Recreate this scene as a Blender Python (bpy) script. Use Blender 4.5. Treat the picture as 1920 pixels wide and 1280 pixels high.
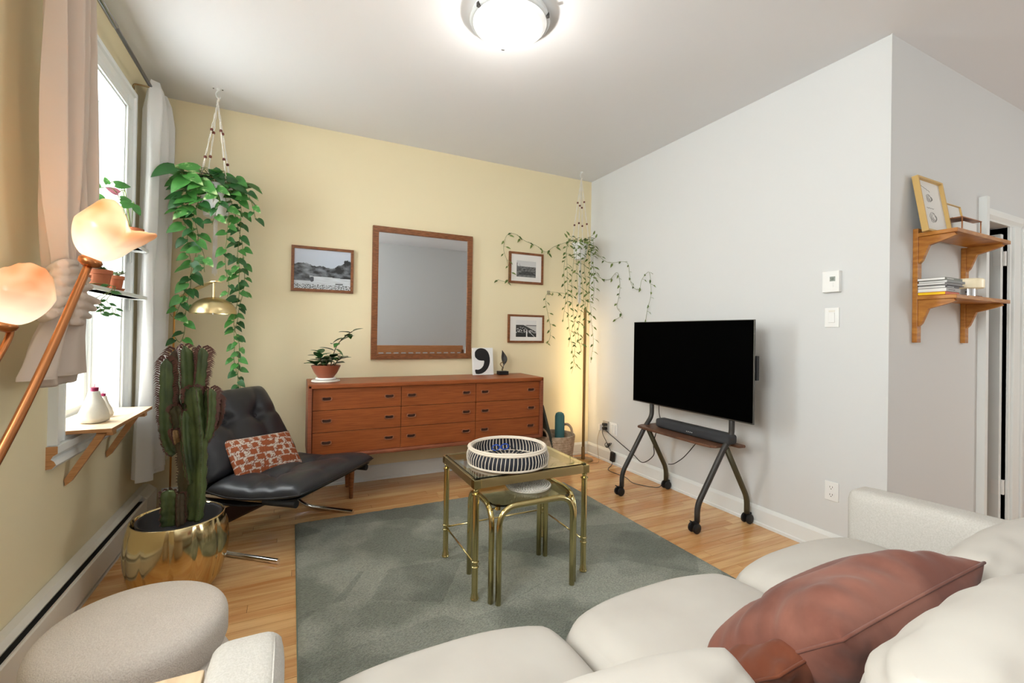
import bpy, bmesh, math, random
from mathutils import Vector, Matrix, Euler, noise
PI = math.pi
R_ = math.radians
sc = bpy.context.scene
for o_ in list(bpy.data.objects): bpy.data.objects.remove(o_)
C = sc.collection
random.seed(7)

# ---------------------------------------------------------------- camera
FPX, YAW, PITCH, ROLL, CY, CAMZ = 840.32, .4561, .0056, .016, 620.37, 1.15
def cam_axes():
    f = Vector((math.sin(YAW), math.cos(YAW), 0)); r = Vector((math.cos(YAW), -math.sin(YAW), 0)); u = Vector((0, 0, 1))
    f2 = f*math.cos(PITCH)+u*math.sin(PITCH); u2 = u*math.cos(PITCH)-f*math.sin(PITCH)
    r3 = r*math.cos(ROLL)+u2*math.sin(ROLL); u3 = u2*math.cos(ROLL)-r*math.sin(ROLL)
    return r3, u3, f2
CR, CU, CF = cam_axes()
cd = bpy.data.cameras.new('camera'); cam = bpy.data.objects.new('camera', cd); C.objects.link(cam)
m = Matrix((CR, CU, -CF)).transposed().to_4x4(); m.translation = (0, 0, CAMZ); cam.matrix_world = m
cd.sensor_width = 36; cd.lens = FPX/1920*36; cd.clip_start = .02
cd.shift_y = -(640-CY)/1920
sc.camera = cam
def at(x, y, ax, v):
    """world point seen at picture point (x, y) on the plane axis ax = v"""
    d = CR*((x-960)/FPX)-CU*((y-CY)/FPX)+CF
    o = Vector((0, 0, CAMZ)); return o+d*((v-o[ax])/d[ax])

# ---------------------------------------------------------------- light
w = bpy.data.worlds.new('daylight'); sc.world = w; w.use_nodes = True
bg = w.node_tree.nodes['Background']; bg.inputs[0].default_value = (.93, .98, .98, 1); bg.inputs[1].default_value = 2.4
sc.view_settings.view_transform = 'Standard'; sc.view_settings.look = 'None'
sc.view_settings.gamma = 1; sc.view_settings.exposure = 0.42; sc.view_settings.use_curve_mapping = False
def area(name, loc, rot, sx, sy, power, col=(1, 1, 1), portal=False):
    l = bpy.data.lights.new(name, 'AREA'); l.shape = 'RECTANGLE'; l.size = sx; l.size_y = sy; l.energy = power; l.color = col
    if portal: l.cycles.is_portal = True
    o = bpy.data.objects.new(name, l); C.objects.link(o); o.location = loc; o.rotation_euler = rot; return o
D, RX, LX, CZ, YC, YR, XE = 3.59, 2.601, -.818, 2.639, 1.148, -.6, 5.6
area('daylight_left', (LX-.62, 2.71, 1.60), (0, -PI/2, 0), 1.9, 1.3, 62, (.94, .99, .98))
area('fill_near', (LX-.22, .30, 1.82), (0, -PI/2, 0), 1.0, 1.1, 46, (.97, 1, .975))  # added fill light, out of view beside the camera
area('fill_kitchen', (XE+.08, -1.6, 1.6), (0, PI/2, 0), 1.4, 1.6, 26, (.97, 1, .975))  # added fill light, out of view, brightens the left wall

# ---------------------------------------------------------------- materials
def s2l(c): return tuple((v/255/12.92 if v/255 <= .04045 else ((v/255+.055)/1.055)**2.4) for v in c)
MATS = {}
def mat(name, col, rough=.5, metal=0, spec=.5, col2=None, nscale=8, ndetail=3, stretch=None, bump=0, bscale=60, bdist=.002,
        trans=0, ior=1.45, emit=None, estr=0, sheen=0, coat=0, contrast=(.35, .65), alpha=1, subs=0, wave=None):
    if name in MATS: return MATS[name]
    m = bpy.data.materials.new(name); m.use_nodes = True; n = m.node_tree.nodes; l = m.node_tree.links
    b = n['Principled BSDF']; c = s2l(col)+(1,)
    b.inputs['Base Color'].default_value = c; b.inputs['Roughness'].default_value = rough; b.inputs['Metallic'].default_value = metal
    b.inputs['Specular IOR Level'].default_value = spec; b.inputs['Transmission Weight'].default_value = trans; b.inputs['IOR'].default_value = ior
    b.inputs['Sheen Weight'].default_value = sheen; b.inputs['Coat Weight'].default_value = coat; b.inputs['Alpha'].default_value = alpha
    if subs: b.inputs['Subsurface Weight'].default_value = subs; b.inputs['Subsurface Scale'].default_value = .02
    if emit: b.inputs['Emission Color'].default_value = s2l(emit)+(1,); b.inputs['Emission Strength'].default_value = estr
    tc = n.new('ShaderNodeTexCoord'); mp = n.new('ShaderNodeMapping'); l.new(tc.outputs['Object'], mp.inputs[0])
    if stretch: mp.inputs['Scale'].default_value = stretch
    if col2:
        nz = n.new('ShaderNodeTexNoise'); nz.inputs['Scale'].default_value = nscale; nz.inputs['Detail'].default_value = ndetail
        l.new(mp.outputs[0], nz.inputs[0]); rp = n.new('ShaderNodeValToRGB'); l.new(nz.outputs[0], rp.inputs[0])
        rp.color_ramp.elements[0].position = contrast[0]; rp.color_ramp.elements[1].position = contrast[1]
        rp.color_ramp.elements[0].color = c; rp.color_ramp.elements[1].color = s2l(col2)+(1,)
        l.new(rp.outputs[0], b.inputs['Base Color'])
        if emit and estr and name.startswith('tulip'): l.new(rp.outputs[0], b.inputs['Emission Color'])
    if bump:
        nb = n.new('ShaderNodeTexNoise'); nb.inputs['Scale'].default_value = bscale; nb.inputs['Detail'].default_value = 4
        l.new(mp.outputs[0], nb.inputs[0]); bp = n.new('ShaderNodeBump'); bp.inputs['Strength'].default_value = bump
        bp.inputs['Distance'].default_value = bdist; l.new(nb.outputs[0], bp.inputs['Height']); l.new(bp.outputs[0], b.inputs['Normal'])
    MATS[name] = m; return m
def attr_mat(name, rough=.5, spec=.4):
    m = bpy.data.materials.new(name); m.use_nodes = True; n = m.node_tree.nodes; b = n['Principled BSDF']
    a = n.new('ShaderNodeAttribute'); a.attribute_name = 'print'; m.node_tree.links.new(a.outputs['Color'], b.inputs['Base Color'])
    b.inputs['Roughness'].default_value = rough; b.inputs['Specular IOR Level'].default_value = spec; MATS[name] = m; return m
yellow = mat('yellow_paint', (238, 225, 190), .75, spec=.2, bump=.15, bscale=260, bdist=.001)
white_wall = mat('white_paint', (218, 219, 219), .7, spec=.25, bump=.1, bscale=260, bdist=.001)
ceil_m = mat('ceiling_paint', (230, 230, 232), .85, spec=.15)
trim_m = mat('trim_paint', (234, 237, 236), .4)
teak = mat('teak', (142, 72, 34), .38, col2=(166, 90, 44), nscale=7, ndetail=8, stretch=(1, 4, 22), bump=.04, bscale=40)
teak_side = mat('teak_edge', (128, 70, 48), .4, col2=(158, 92, 62), nscale=7, ndetail=6, stretch=(1, 4, 22))
dark_wood = mat('dark_wood', (66, 38, 26), .45)
walnut = mat('walnut', (112, 66, 36), .42, col2=(146, 92, 54), nscale=9, ndetail=6, stretch=(3, 3, 14))
shelf_wood = mat('stained_birch', (166, 102, 36), .35, col2=(196, 134, 58), nscale=8, ndetail=5, stretch=(2, 2, 8))
ply = mat('plywood', (222, 194, 158), .5, col2=(236, 212, 180), nscale=6, ndetail=6, stretch=(8, 1, 8))
ply_edge = mat('plywood_edge', (176, 124, 78), .55, col2=(200, 148, 98), nscale=10, stretch=(1, 1, 30))
brass = mat('polished_brass', (212, 196, 142), .14, 1, bump=.02, bscale=10)
brass_sat = mat('satin_brass', (216, 196, 148), .3, 1)
brass_dull = mat('dull_brass', (160, 134, 94), .32, 1)
gold = mat('gold_glaze', (208, 190, 146), .13, 1)
copper = mat('brown_copper', (176, 116, 74), .3, 1)
chrome = mat('chrome', (225, 226, 230), .08, 1)
black_metal = mat('charcoal_metal', (62, 60, 58), .45, .3)
black_pl = mat('black_plastic', (28, 28, 30), .45)
screen_m = mat('black_screen', (1, 1, 1), .6, spec=.02)
leather = mat('black_leather', (44, 45, 50), .38, spec=.55, bump=.12, bscale=220, bdist=.001)
canvas = mat('black_canvas', (24, 24, 26), .7)
cream_velvet = mat('cream_velvet', (203, 198, 190), .85, spec=.15, sheen=.08, col2=(193, 187, 179), nscale=4, bump=.12, bscale=9, bdist=.006)
arm_fabric = mat('woven_grey_fabric', (196, 192, 185), .9, spec=.15, col2=(208, 204, 198), nscale=260, bump=.5, bscale=420, bdist=.0015)
boucle = mat('boucle', (236, 227, 218), .95, spec=.1, col2=(222, 212, 202), nscale=300, bump=1.0, bscale=300, bdist=.004)
velvet = mat('brown_velvet', (112, 68, 57), .75, spec=.15, sheen=.12, col2=(142, 94, 80), nscale=6, ndetail=5, contrast=(.4, .62), bump=.15, bscale=14, bdist=.01)
rust_velvet = mat('rust_velvet', (112, 60, 40), .75, spec=.15, sheen=.1, col2=(130, 76, 54), nscale=7)
curtain_a = mat('beige_linen', (226, 214, 204), .9, spec=.1, bump=.2, bscale=500, bdist=.0006)
curtain_b = mat('white_linen', (250, 250, 250), .85, spec=.1, bump=.2, bscale=500, bdist=.0006)
terra = mat('terracotta', (188, 112, 76), .8, col2=(172, 98, 66), nscale=10)
terra_glaze = mat('brown_glaze', (158, 94, 70), .3)
soil = mat('soil', (52, 38, 28), .95, bump=.8, bscale=90, bdist=.006)
ceramic = mat('white_ceramic', (236, 236, 234), .35)
clay = mat('handmade_clay', (226, 222, 212), .6, bump=.5, bscale=18, bdist=.006)
candle = mat('berry_wax', (142, 32, 74), .4)
for cm_ in (curtain_a, curtain_b):
    n_ = cm_.node_tree.nodes; l_ = cm_.node_tree.links; out_ = n_['Material Output']; pb_ = n_['Principled BSDF']; tr_ = n_.new('ShaderNodeBsdfTranslucent'); mx_ = n_.new('ShaderNodeMixShader')
    tr_.inputs[0].default_value = pb_.inputs['Base Color'].default_value; mx_.inputs[0].default_value = .45; l_.new(pb_.outputs[0], mx_.inputs[1]); l_.new(tr_.outputs[0], mx_.inputs[2]); l_.new(mx_.outputs[0], out_.inputs[0])
rope = mat('cotton_rope', (236, 230, 220), .9, bump=.8, bscale=200, bdist=.003)
bead_m = mat('brown_bead', (104, 48, 38), .4)
leaf_a = mat('leaf_green', (50, 106, 44), .36, col2=(78, 136, 62), nscale=14)
leaf_b = mat('leaf_deep', (34, 76, 36), .36, col2=(50, 98, 48), nscale=14)
leaf_c = mat('leaf_variegated', (66, 124, 54), .4, col2=(184, 206, 146), nscale=22, contrast=(.5, .64))
leaf_h = mat('hoya_leaf', (104, 124, 58), .45, col2=(128, 146, 78), nscale=20)
leaf_h2 = mat('hoya_leaf_dark', (80, 104, 46), .45)
stem_g = mat('vine_stem', (112, 126, 66), .6)
stem_b = mat('vine_brown', (92, 78, 54), .6)
pink_leaf = mat('pink_leaf', (170, 96, 112), .45, col2=(120, 72, 82), nscale=30)
cactus_m = mat('euphorbia_green', (92, 108, 62), .5, col2=(54, 66, 40), nscale=14, stretch=(1, 1, .4), bump=.3, bscale=50, bdist=.004)
cactus_r = mat('euphorbia_purple', (84, 66, 48), .55, col2=(54, 60, 34), nscale=12, stretch=(1, 1, .4))
spine_m = mat('euphorbia_leaflet', (96, 62, 54), .5)
mirror_m = mat('mirror_glass', (214, 218, 222), .015, 1)
glass_m = mat('clear_glass', (240, 250, 246), .02, trans=1, ior=1.45, spec=.5)
smoke_m = mat('smoked_glass', (206, 198, 160), .02, trans=1, ior=1.45)
pane_m = mat('window_pane', (255, 255, 255), .0, trans=1, ior=1.02, spec=.2)
wicker_w = mat('cream_rattan', (232, 220, 204), .7)
wicker_d = mat('dark_rattan', (38, 40, 50), .7)
seagrass = mat('seagrass', (196, 172, 148), .85, col2=(166, 142, 116), nscale=40, bump=.8, bscale=120, bdist=.004)
teal = mat('teal_foam', (70, 118, 118), .7)
plastic_w = mat('white_plastic', (238, 238, 236), .4)
slot_dark = mat('slot_dark', (26, 24, 22), .7)
heater_m = mat('heater_enamel', (226, 222, 212), .45)
paper = mat('paper', (232, 230, 226), .8)
print_m = attr_mat('print_gloss', .35, .4)
cloth_print = attr_mat('woven_print', .9, .1)
def floor_mat():
    m = bpy.data.materials.new('maple_floor'); m.use_nodes = True; n = m.node_tree.nodes; l = m.node_tree.links; b = n['Principled BSDF']
    oi = n.new('ShaderNodeObjectInfo'); tc = n.new('ShaderNodeTexCoord'); mp = n.new('ShaderNodeMapping'); l.new(tc.outputs['Object'], mp.inputs[0])
    mp.inputs['Scale'].default_value = (1.2, 14, 1); av = n.new('ShaderNodeVectorMath'); av.operation = 'ADD'
    l.new(mp.outputs[0], av.inputs[0]); ml = n.new('ShaderNodeMath'); ml.operation = 'MULTIPLY'; ml.inputs[1].default_value = 40
    l.new(oi.outputs['Random'], ml.inputs[0]); l.new(ml.outputs[0], av.inputs[1])
    nz = n.new('ShaderNodeTexNoise'); nz.inputs['Scale'].default_value = 2.5; nz.inputs['Detail'].default_value = 6; l.new(av.outputs[0], nz.inputs[0])
    mx = n.new('ShaderNodeMath'); mx.operation = 'MULTIPLY_ADD'; mx.inputs[1].default_value = .30; l.new(oi.outputs['Random'], mx.inputs[0])
    sb = n.new('ShaderNodeMath'); sb.operation = 'SUBTRACT'; sb.inputs[1].default_value = .15; l.new(nz.outputs[0], sb.inputs[0]); l.new(sb.outputs[0], mx.inputs[2])
    rp = n.new('ShaderNodeValToRGB'); l.new(mx.outputs[0], rp.inputs[0]); e = rp.color_ramp.elements
    e[0].position = .25; e[0].color = s2l((204, 144, 88))+(1,); e[1].position = .75; e[1].color = s2l((234, 190, 134))+(1,)
    l.new(rp.outputs[0], b.inputs['Base Color']); b.inputs['Roughness'].default_value = .17; b.inputs['Specular IOR Level'].default_value = .5
    nb = n.new('ShaderNodeTexNoise'); nb.inputs['Scale'].default_value = 5; l.new(tc.outputs['Object'], nb.inputs[0])
    bp = n.new('ShaderNodeBump'); bp.inputs['Strength'].default_value = .12; bp.inputs['Distance'].default_value = .01; l.new(nb.outputs[0], bp.inputs['Height']); l.new(bp.outputs[0], b.inputs['Normal'])
    return m
maple = floor_mat()

# ---------------------------------------------------------------- helpers
W = {}
def B(): return bmesh.new()
def obj(name, bm, m, parent=None, smooth=False, kind=None, label=None):
    if isinstance(bm, bpy.types.Mesh): me = bm
    else:
        me = bpy.data.meshes.new(name)
        if parent is not None and W.get(parent): bmesh.ops.translate(bm, verts=bm.verts, vec=-W[parent])
        bm.normal_update(); bm.to_mesh(me); bm.free()
        me.materials.append(m)
        if smooth:
            me.polygons.foreach_set('use_smooth', [True]*len(me.polygons))
            if smooth == 'auto': me.set_sharp_from_angle(angle=R_(38))
    o = bpy.data.objects.new(name, me); C.objects.link(o)
    if parent is not None: o.parent = parent; W[o] = W.get(parent)
    if kind: o['kind'] = kind
    if label: o['label'] = label
    return o
def thing(name, label, cat, loc=(0, 0, 0), group=None):
    o = bpy.data.objects.new(name, None); o.empty_display_size = .05; C.objects.link(o); o.location = loc; W[o] = Vector(loc)
    o['label'] = label; o['category'] = cat
    if group: o['group'] = group
    return o
def tag(o, label, cat, group=None):
    o['label'] = label; o['category'] = cat
    if group: o['group'] = group
    return o
def struct(name, bm, m, smooth=False):
    o = obj(name, bm, m, None, smooth); o['kind'] = 'structure'; return o
def bx(bm, x0, x1, y0, y1, z0, z1, bev=0, M=None, seg=2):
    r = bmesh.ops.create_cube(bm, size=1); vs = r['verts']
    for v in vs: v.co = Vector(((x0+x1)/2+v.co.x*(x1-x0), (y0+y1)/2+v.co.y*(y1-y0), (z0+z1)/2+v.co.z*(z1-z0)))
    if bev:
        es = list({e for v in vs for e in v.link_edges})
        r2 = bmesh.ops.bevel(bm, geom=es, offset=bev, segments=seg, profile=.5, affect='EDGES'); vs = list({v for f in r2['faces'] for v in f.verts} | {v for v in vs if v.is_valid})
    if M is not None: bmesh.ops.transform(bm, matrix=M, verts=vs)
    return vs
def box(*a, **k): b = B(); bx(b, *a, **k); return b
def rings(bm, rs, closed_loop=True, cap=True, close_u=False):
    V = [[bm.verts.new(p) for p in r] for r in rs]; n = len(rs[0])
    for i in range(len(V)-(0 if close_u else 1)):
        a, b = V[i], V[(i+1) % len(V)]
        for j in range(n if closed_loop else n-1):
            k = (j+1) % n
            try: bm.faces.new((a[j], a[k], b[k], b[j]))
            except ValueError: pass
    if cap and closed_loop and not close_u:
        try: bm.faces.new(V[0][::-1]); bm.faces.new(V[-1])
        except ValueError: pass
    return V
def lathe(bm, prof, c=(0, 0, 0), seg=32, M=None, rfun=None, cap=True):
    rs = []
    for r, z in prof:
        ring = []
        for k in range(seg):
            t = 2*PI*k/seg; rr = r*(rfun(t, z) if rfun else 1); p = Vector((rr*math.cos(t), rr*math.sin(t), z))
            ring.append((M @ p if M is not None else p)+Vector(c))
        rs.append(ring)
    return rings(bm, rs, cap=cap)
def spline(pts, sub=6):
    P = [Vector(p) for p in pts]; out = []
    for i in range(len(P)-1):
        p0 = P[max(i-1, 0)]; p1 = P[i]; p2 = P[i+1]; p3 = P[min(i+2, len(P)-1)]
        for k in range(sub):
            t = k/sub; out.append(.5*((2*p1)+(-p0+p2)*t+(2*p0-5*p1+4*p2-p3)*t*t+(-p0+3*p1-3*p2+p3)*t**3))
    out.append(P[-1]); return out
def tube(bm, pts, r, seg=8, closed=False, cap=True):
    P = [Vector(p) for p in pts]; n = len(P); rs = []; ref = None
    for i in range(n):
        a = P[(i-1) % n] if (closed or i) else P[0]; b = P[(i+1) % n] if (closed or i < n-1) else P[-1]
        t = (b-a).normalized() if (b-a).length > 1e-9 else Vector((0, 0, 1))
        if ref is None: ref = t.orthogonal().normalized()
        ref = (ref-t*ref.dot(t)); ref = ref.normalized() if ref.length > 1e-6 else t.orthogonal().normalized()
        q = t.cross(ref); rr = r[i] if isinstance(r, (list, tuple)) else r
        rs.append([P[i]+(ref*math.cos(2*PI*k/seg)+q*math.sin(2*PI*k/seg))*rr for k in range(seg)])
    rings(bm, rs, cap=cap and not closed, close_u=closed)
def fillet(pts, rad, n=6):
    P = [Vector(p) for p in pts]; out = [P[0]]
    for i in range(1, len(P)-1):
        a = (P[i-1]-P[i]); b = (P[i+1]-P[i]); ra = min(rad, a.length*.49, b.length*.49)
        s = P[i]+a.normalized()*ra; e = P[i]+b.normalized()*ra
        for k in range(n+1):
            t = k/n; out.append(s*(1-t)**2+P[i]*2*t*(1-t)+e*t*t)
    out.append(P[-1]); return out
def prism(bm, poly, axis, a, b, M=None):
    """poly of 2-tuples extruded along axis from a to b"""
    def p3(p, t): q = list(p); q.insert(axis, t); return Vector(q)
    rs = [[p3(p, a) for p in poly], [p3(p, b) for p in poly]]
    if M is not None: rs = [[M @ p for p in r] for r in rs]
    rings(bm, rs)
    bmesh.ops.recalc_face_normals(bm, faces=bm.faces)
def rbox(size, r, n=10, puff=0, nz=0, nsc=5, M=None, bm=None, sides=0):
    """soft rounded box with crowned top"""
    bm = bm or B(); hx, hy, hz = [s/2 for s in size]; tmp = bmesh.new(); bmesh.ops.create_cube(tmp, size=2)
    bmesh.ops.subdivide_edges(tmp, edges=tmp.edges[:], cuts=n, use_grid_fill=True)
    for v in tmp.verts:
        q = v.co.copy()
        q = Vector([math.sin(c*PI/2*.92)/math.sin(PI/2*.92) for c in q])
        p = Vector((q.x*hx, q.y*hy, q.z*hz)); inn = Vector([max(-(h-r), min(h-r, c)) for c, h in zip(p, (hx, hy, hz))])
        d = p-inn; d = d.normalized()*r if d.length > 1e-9 else d
        pos = inn+d; u, v2 = q.x, q.y
        bul = puff*(1-u**2)*(1-v2**2)
        if q.z > -.5: pos.z += bul*(1 if q.z > .99 else max(0, q.z))
        if sides: pos.y += sides*(1-u*u)*(1-q.z*q.z)*(1 if q.y > 0 else -1)*abs(q.y)
        if nz: pos += Vector([0, 0, 1])*nz*noise.noise(pos*nsc)+d*nz*.5*noise.noise(pos*nsc*2.3)
        v.co = M @ pos if M is not None else pos
    me = bpy.data.meshes.new('t'); tmp.to_mesh(me); tmp.free(); bm.from_mesh(me); bpy.data.meshes.remove(me)
    return bm
def pillow(a, b, T, n=22, pinch=.06, nz=0, nsc=6, M=None, folds=None, rc=0):
    """scatter cushion: local x, y in the plane, z thickness"""
    bm = B(); G = {}
    for side in (1, -1):
        for i in range(n+1):
            for j in range(n+1):
                u = math.sin((2*i/n-1)*PI/2); v = math.sin((2*j/n-1)*PI/2)
                if side == -1 and (i in (0, n) or j in (0, n)): G[side, i, j] = G[1, i, j]; continue
                x = u*a/2*(1-pinch*(1-v*v)*abs(u)**3); y = v*b/2*(1-pinch*(1-u*u)*abs(v)**3)
                if rc: x *= math.sqrt(1-rc*v*v*abs(u)**2); y *= math.sqrt(1-rc*u*u*abs(v)**2)
                t = T/2*(max(0, (1-abs(u)**3)*(1-abs(v)**3)))**.5
                z = side*t; p = Vector((x, y, z))
                if nz: z += side*nz*noise.noise(Vector((x*nsc, y*nsc, side*3)))*min(1, t/T*4)
                if folds: z += side*folds(u, v, side)*min(1, t/T*4)
                p = Vector((x, y, z)); G[side, i, j] = bm.verts.new(M @ p if M is not None else p)
    for side in (1, -1):
        for i in range(n):
            for j in range(n):
                q = [G[side, i, j], G[side, i+1, j], G[side, i+1, j+1], G[side, i, j+1]]
                if side < 0: q = q[::-1]
                try: bm.faces.new(q)
                except ValueError: pass
    return bm
def TM(loc, rx=0, ry=0, rz=0): return Matrix.Translation(loc) @ Euler((rx, ry, rz)).to_matrix().to_4x4()
def basis(loc, x, y, z): m = Matrix((Vector(x), Vector(y), Vector(z))).transposed().to_4x4(); m.translation = loc; return m
def cpm(me, name, parent, loc, rot=(0, 0, 0), scl=(1, 1, 1)):
    o = bpy.data.objects.new(name, me); C.objects.link(o); o.parent = parent
    o.location = Vector(loc)-(W.get(parent) or Vector()); o.rotation_euler = rot; o.scale = scl; W[o] = W.get(parent); return o
def mesh_of(bm, m, smooth=True):
    me = bpy.data.meshes.new('piece'); bm.normal_update(); bm.to_mesh(me); bm.free()
    for mm in (m if isinstance(m, list) else [m]): me.materials.append(mm)
    if smooth: me.polygons.foreach_set('use_smooth', [True]*len(me.polygons))
    return me
def printed(name, nx, nz, M, fn, parent, m=None, label=None):
    """flat print: a grid whose cells carry fn(u, v)"""
    vs = []; fs = []; cols = []
    for j in range(nz+1):
        for i in range(nx+1): vs.append(M @ Vector((i/nx, j/nz, 0)))
    for j in range(nz):
        for i in range(nx):
            a = j*(nx+1)+i; fs.append((a, a+1, a+nx+2, a+nx+1)); c = fn((i+.5)/nx, (j+.5)/nz); cols.append(c)
    me = bpy.data.meshes.new(name); off = W.get(parent) or Vector(); me.from_pydata([v-off for v in vs], [], fs)
    ca = me.color_attributes.new('print', 'BYTE_COLOR', 'CORNER')
    flat = []
    for c in cols: flat += [c[0], c[1], c[2], 1]*4
    ca.data.foreach_set('color', flat); me.materials.append(m or print_m)
    return obj(name, me, None, parent, label=label)
def fbm(x, y, o=4, s=0): return sum(noise.noise(Vector((x*2**k, y*2**k, s+k*7)))*.5**k for k in range(o))
def g3(v): v = max(0, min(1, v)); return (v, v, v)

# ================================================================ setting
# maple strip floor: boards one by one, the rest of the strips as one part
YK, XP = -3.1, 3.05
fb = box(LX-.3, XE+.2, YK-.2, D+.1, -.06, -.012)
floor_o = struct('floor', fb, slot_dark)
bw = .057; rnd = random.Random(3)
vis = []; rest = B(); y = D-.003
rest_n = 0
while y > YK:
    x = (LX if y > YR else XP)+.002-rnd.random()*.5
    while x < XE:
        ln = rnd.choice((.45, .6, .8, 1.0, 1.25)) if y > 2.5 else rnd.choice((.6, .85, 1.1, 1.4))
        a, b = max(x, LX if y > YR else XP), min(x+ln, XE)
        if b-a > .02:
            inview = y > 1.0 and a < RX-.01 and not (a > .05 and b < 1.88 and y < 2.85)
            if inview: vis.append((a, min(b, RX), y))
            if not inview: bx(rest, a+.0004, b-.0004, y-bw+.0004, y-.0004, -.012, 0)
            elif x+ln > RX: bx(rest, RX, b-.0004, y-bw+.0004, y-.0004, -.012, 0)
        x += ln
    y -= bw
vis.sort(key=lambda t: -t[2])
for k, (a, b, y) in enumerate(vis):
    if k < 298:
        q = box(a+.0007, b-.0007, y-bw+.0008, y-.0008, -.012, rnd.choice((0, 0, .0003))); obj('floorboard', q, maple, floor_o)
    else: bx(rest, a+.0004, b-.0004, y-bw+.0004, y-.0004, -.012, 0)
obj('floor_strips', rest, maple, floor_o, kind='stuff')
struct('ceiling', box(LX-.3, XE+.2, YK-.2, D+.2, CZ, CZ+.1), ceil_m)
struct('wall_back', box(LX-.3, RX+.3, D, D+.15, 0, CZ), yellow)
struct('wall_right', box(RX, RX+.12, YC, D, 0, CZ), white_wall)
# wall with the shelves and the doorway
DX0, DX1, DZ = 3.615, 3.99, 1.862
b = B(); bx(b, RX+.12, DX0, YC, YC+.12, 0, CZ); bx(b, DX1, XE, YC, YC+.12, 0, CZ); bx(b, DX0, DX1, YC, YC+.12, DZ, CZ)
struct('wall_hall', b, white_wall)
b = B(); bx(b, RX+.12, XE+.3, D-.6, D, 0, CZ); bx(b, 4.9, XE+.3, YC+.12, D, 0, CZ)
struct('wall_closet', b, white_wall)
struct('wall_rear', box(LX-.3, XP, YR-.15, YR, 0, CZ), white_wall)
b = B(); bx(b, XP-.15, XP, YK, YR-.15, 0, CZ); bx(b, XP-.15, XE+.3, YK-.15, YK, 0, CZ); struct('wall_fill_recess', b, white_wall)  # unseen recess, added to hold the kitchen fill window
KY0, KY1, KZ0, KZ1 = -2.4, -.8, .9, 2.3
b = B(); bx(b, XE, XE+.15, YK, KY0, 0, CZ); bx(b, XE, XE+.15, KY1, D, 0, CZ); bx(b, XE, XE+.15, KY0, KY1, 0, KZ0); bx(b, XE, XE+.15, KY0, KY1, KZ1, CZ); struct('wall_kitchen', b, white_wall)
b = B()
for a_ in ((KY0-.06, KY0, KZ0-.06, KZ1+.06), (KY1, KY1+.06, KZ0-.06, KZ1+.06), (KY0, KY1, KZ0-.06, KZ0), (KY0, KY1, KZ1, KZ1+.06)): bx(b, XE-.012, XE+.05, *a_)
struct('window_fill_kitchen', b, trim_m)  # unseen window frame, added around the kitchen fill light
WY0, WY1, WZ0, WZ1 = 2.372, 3.045, .70, 2.335
b = B(); X0 = LX-.26
NY0, NY1, NZ0, NZ1 = -.28, .88, 1.28, 2.36
bx(b, X0, LX, YR, NY0, 0, CZ); bx(b, X0, LX, NY1, WY0, 0, CZ); bx(b, X0, LX, NY0, NY1, 0, NZ0); bx(b, X0, LX, NY0, NY1, NZ1, CZ); bx(b, X0, LX, WY1, D, 0, CZ); bx(b, X0, LX, WY0, WY1, 0, WZ0); bx(b, X0, LX, WY0, WY1, WZ1, CZ)
struct('wall_left', b, yellow)

def base_profile(h=.115, t=.014): return [(0, 0), (t+.006, 0), (t+.006, .016), (t, .022), (t, h-.02), (t*.6, h-.006), (t*.35, h), (0, h)]
def baseboard(name, axis, a, b, wall, sgn):
    bm = B()
    poly = [(wall+sgn*p, z) for p, z in base_profile()]
    prism(bm, poly, axis, a, b); return struct(name, bm, trim_m)
baseboard('baseboard_back', 0, LX+.08, RX, D, -1)
baseboard('baseboard_right', 1, YC, D, RX, -1)
baseboard('baseboard_hall', 0, RX, DX0-.06, YC, -1)
baseboard('baseboard_rear', 0, LX, XP, YR, 1)
# window_1
def casing_profile(w, t):  # across w, thickness t from the wall
    return [(0, 0), (0, t*.55), (w*.12, t*.62), (w*.2, t*.5), (w*.5, t*.45), (w*.72, t*.7), (w*.8, t), (w, t), (w, 0)]
CW, CT = .105, .03
win = B()
# jamb lining
bx(win, LX-.20, LX+.006, WY0-.001, WY0+.016, WZ0, WZ1); bx(win, LX-.20, LX+.006, WY1-.016, WY1+.001, WZ0, WZ1)
bx(win, LX-.20, LX+.006, WY0, WY1, WZ1-.016, WZ1+.001); bx(win, LX-.20, LX+.012, WY0, WY1, WZ0-.02, WZ0+.012)
w1 = struct('window_1', win, trim_m)
pr = casing_profile(CW, CT)
cs = B(); prism(cs, [(LX+t, WY0-d+.008) for d, t in pr], 2, WZ0-.0, WZ1+CW-.006); obj('side_casing', cs, trim_m, w1)
cs = B(); prism(cs, [(LX+t, WY1+d-.008) for d, t in pr], 2, WZ0-.0, WZ1+CW-.006); obj('side_casing', cs, trim_m, w1)
cs = B(); prism(cs, [(LX+t*1.02, WZ1+d-.008) for d, t in pr], 1, WY0-CW+.006, WY1+CW-.006); obj('head_casing', cs, trim_m, w1)
ap = [(0, 0), (.018, .002), (.03, .016), (.024, .03), (.014, .038), (.02, .05), (.034, .06), (.034, .088), (0, .088)]
cs = B(); prism(cs, [(LX+p, WZ0-.09+z) for p, z in ap], 1, WY0-CW+.002, WY1+CW+.01); obj('apron_moulding', cs, trim_m, w1)
cs = B(); prism(cs, [(LX+p*.97, WZ0-.088+z*.97) for p, z in ap], 1, WY0-CW, WY0-CW+.0018); obj('moulding_end', cs, ply_edge, w1, label='bare wood end of the white moulding')
xs = LX-.12
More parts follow.
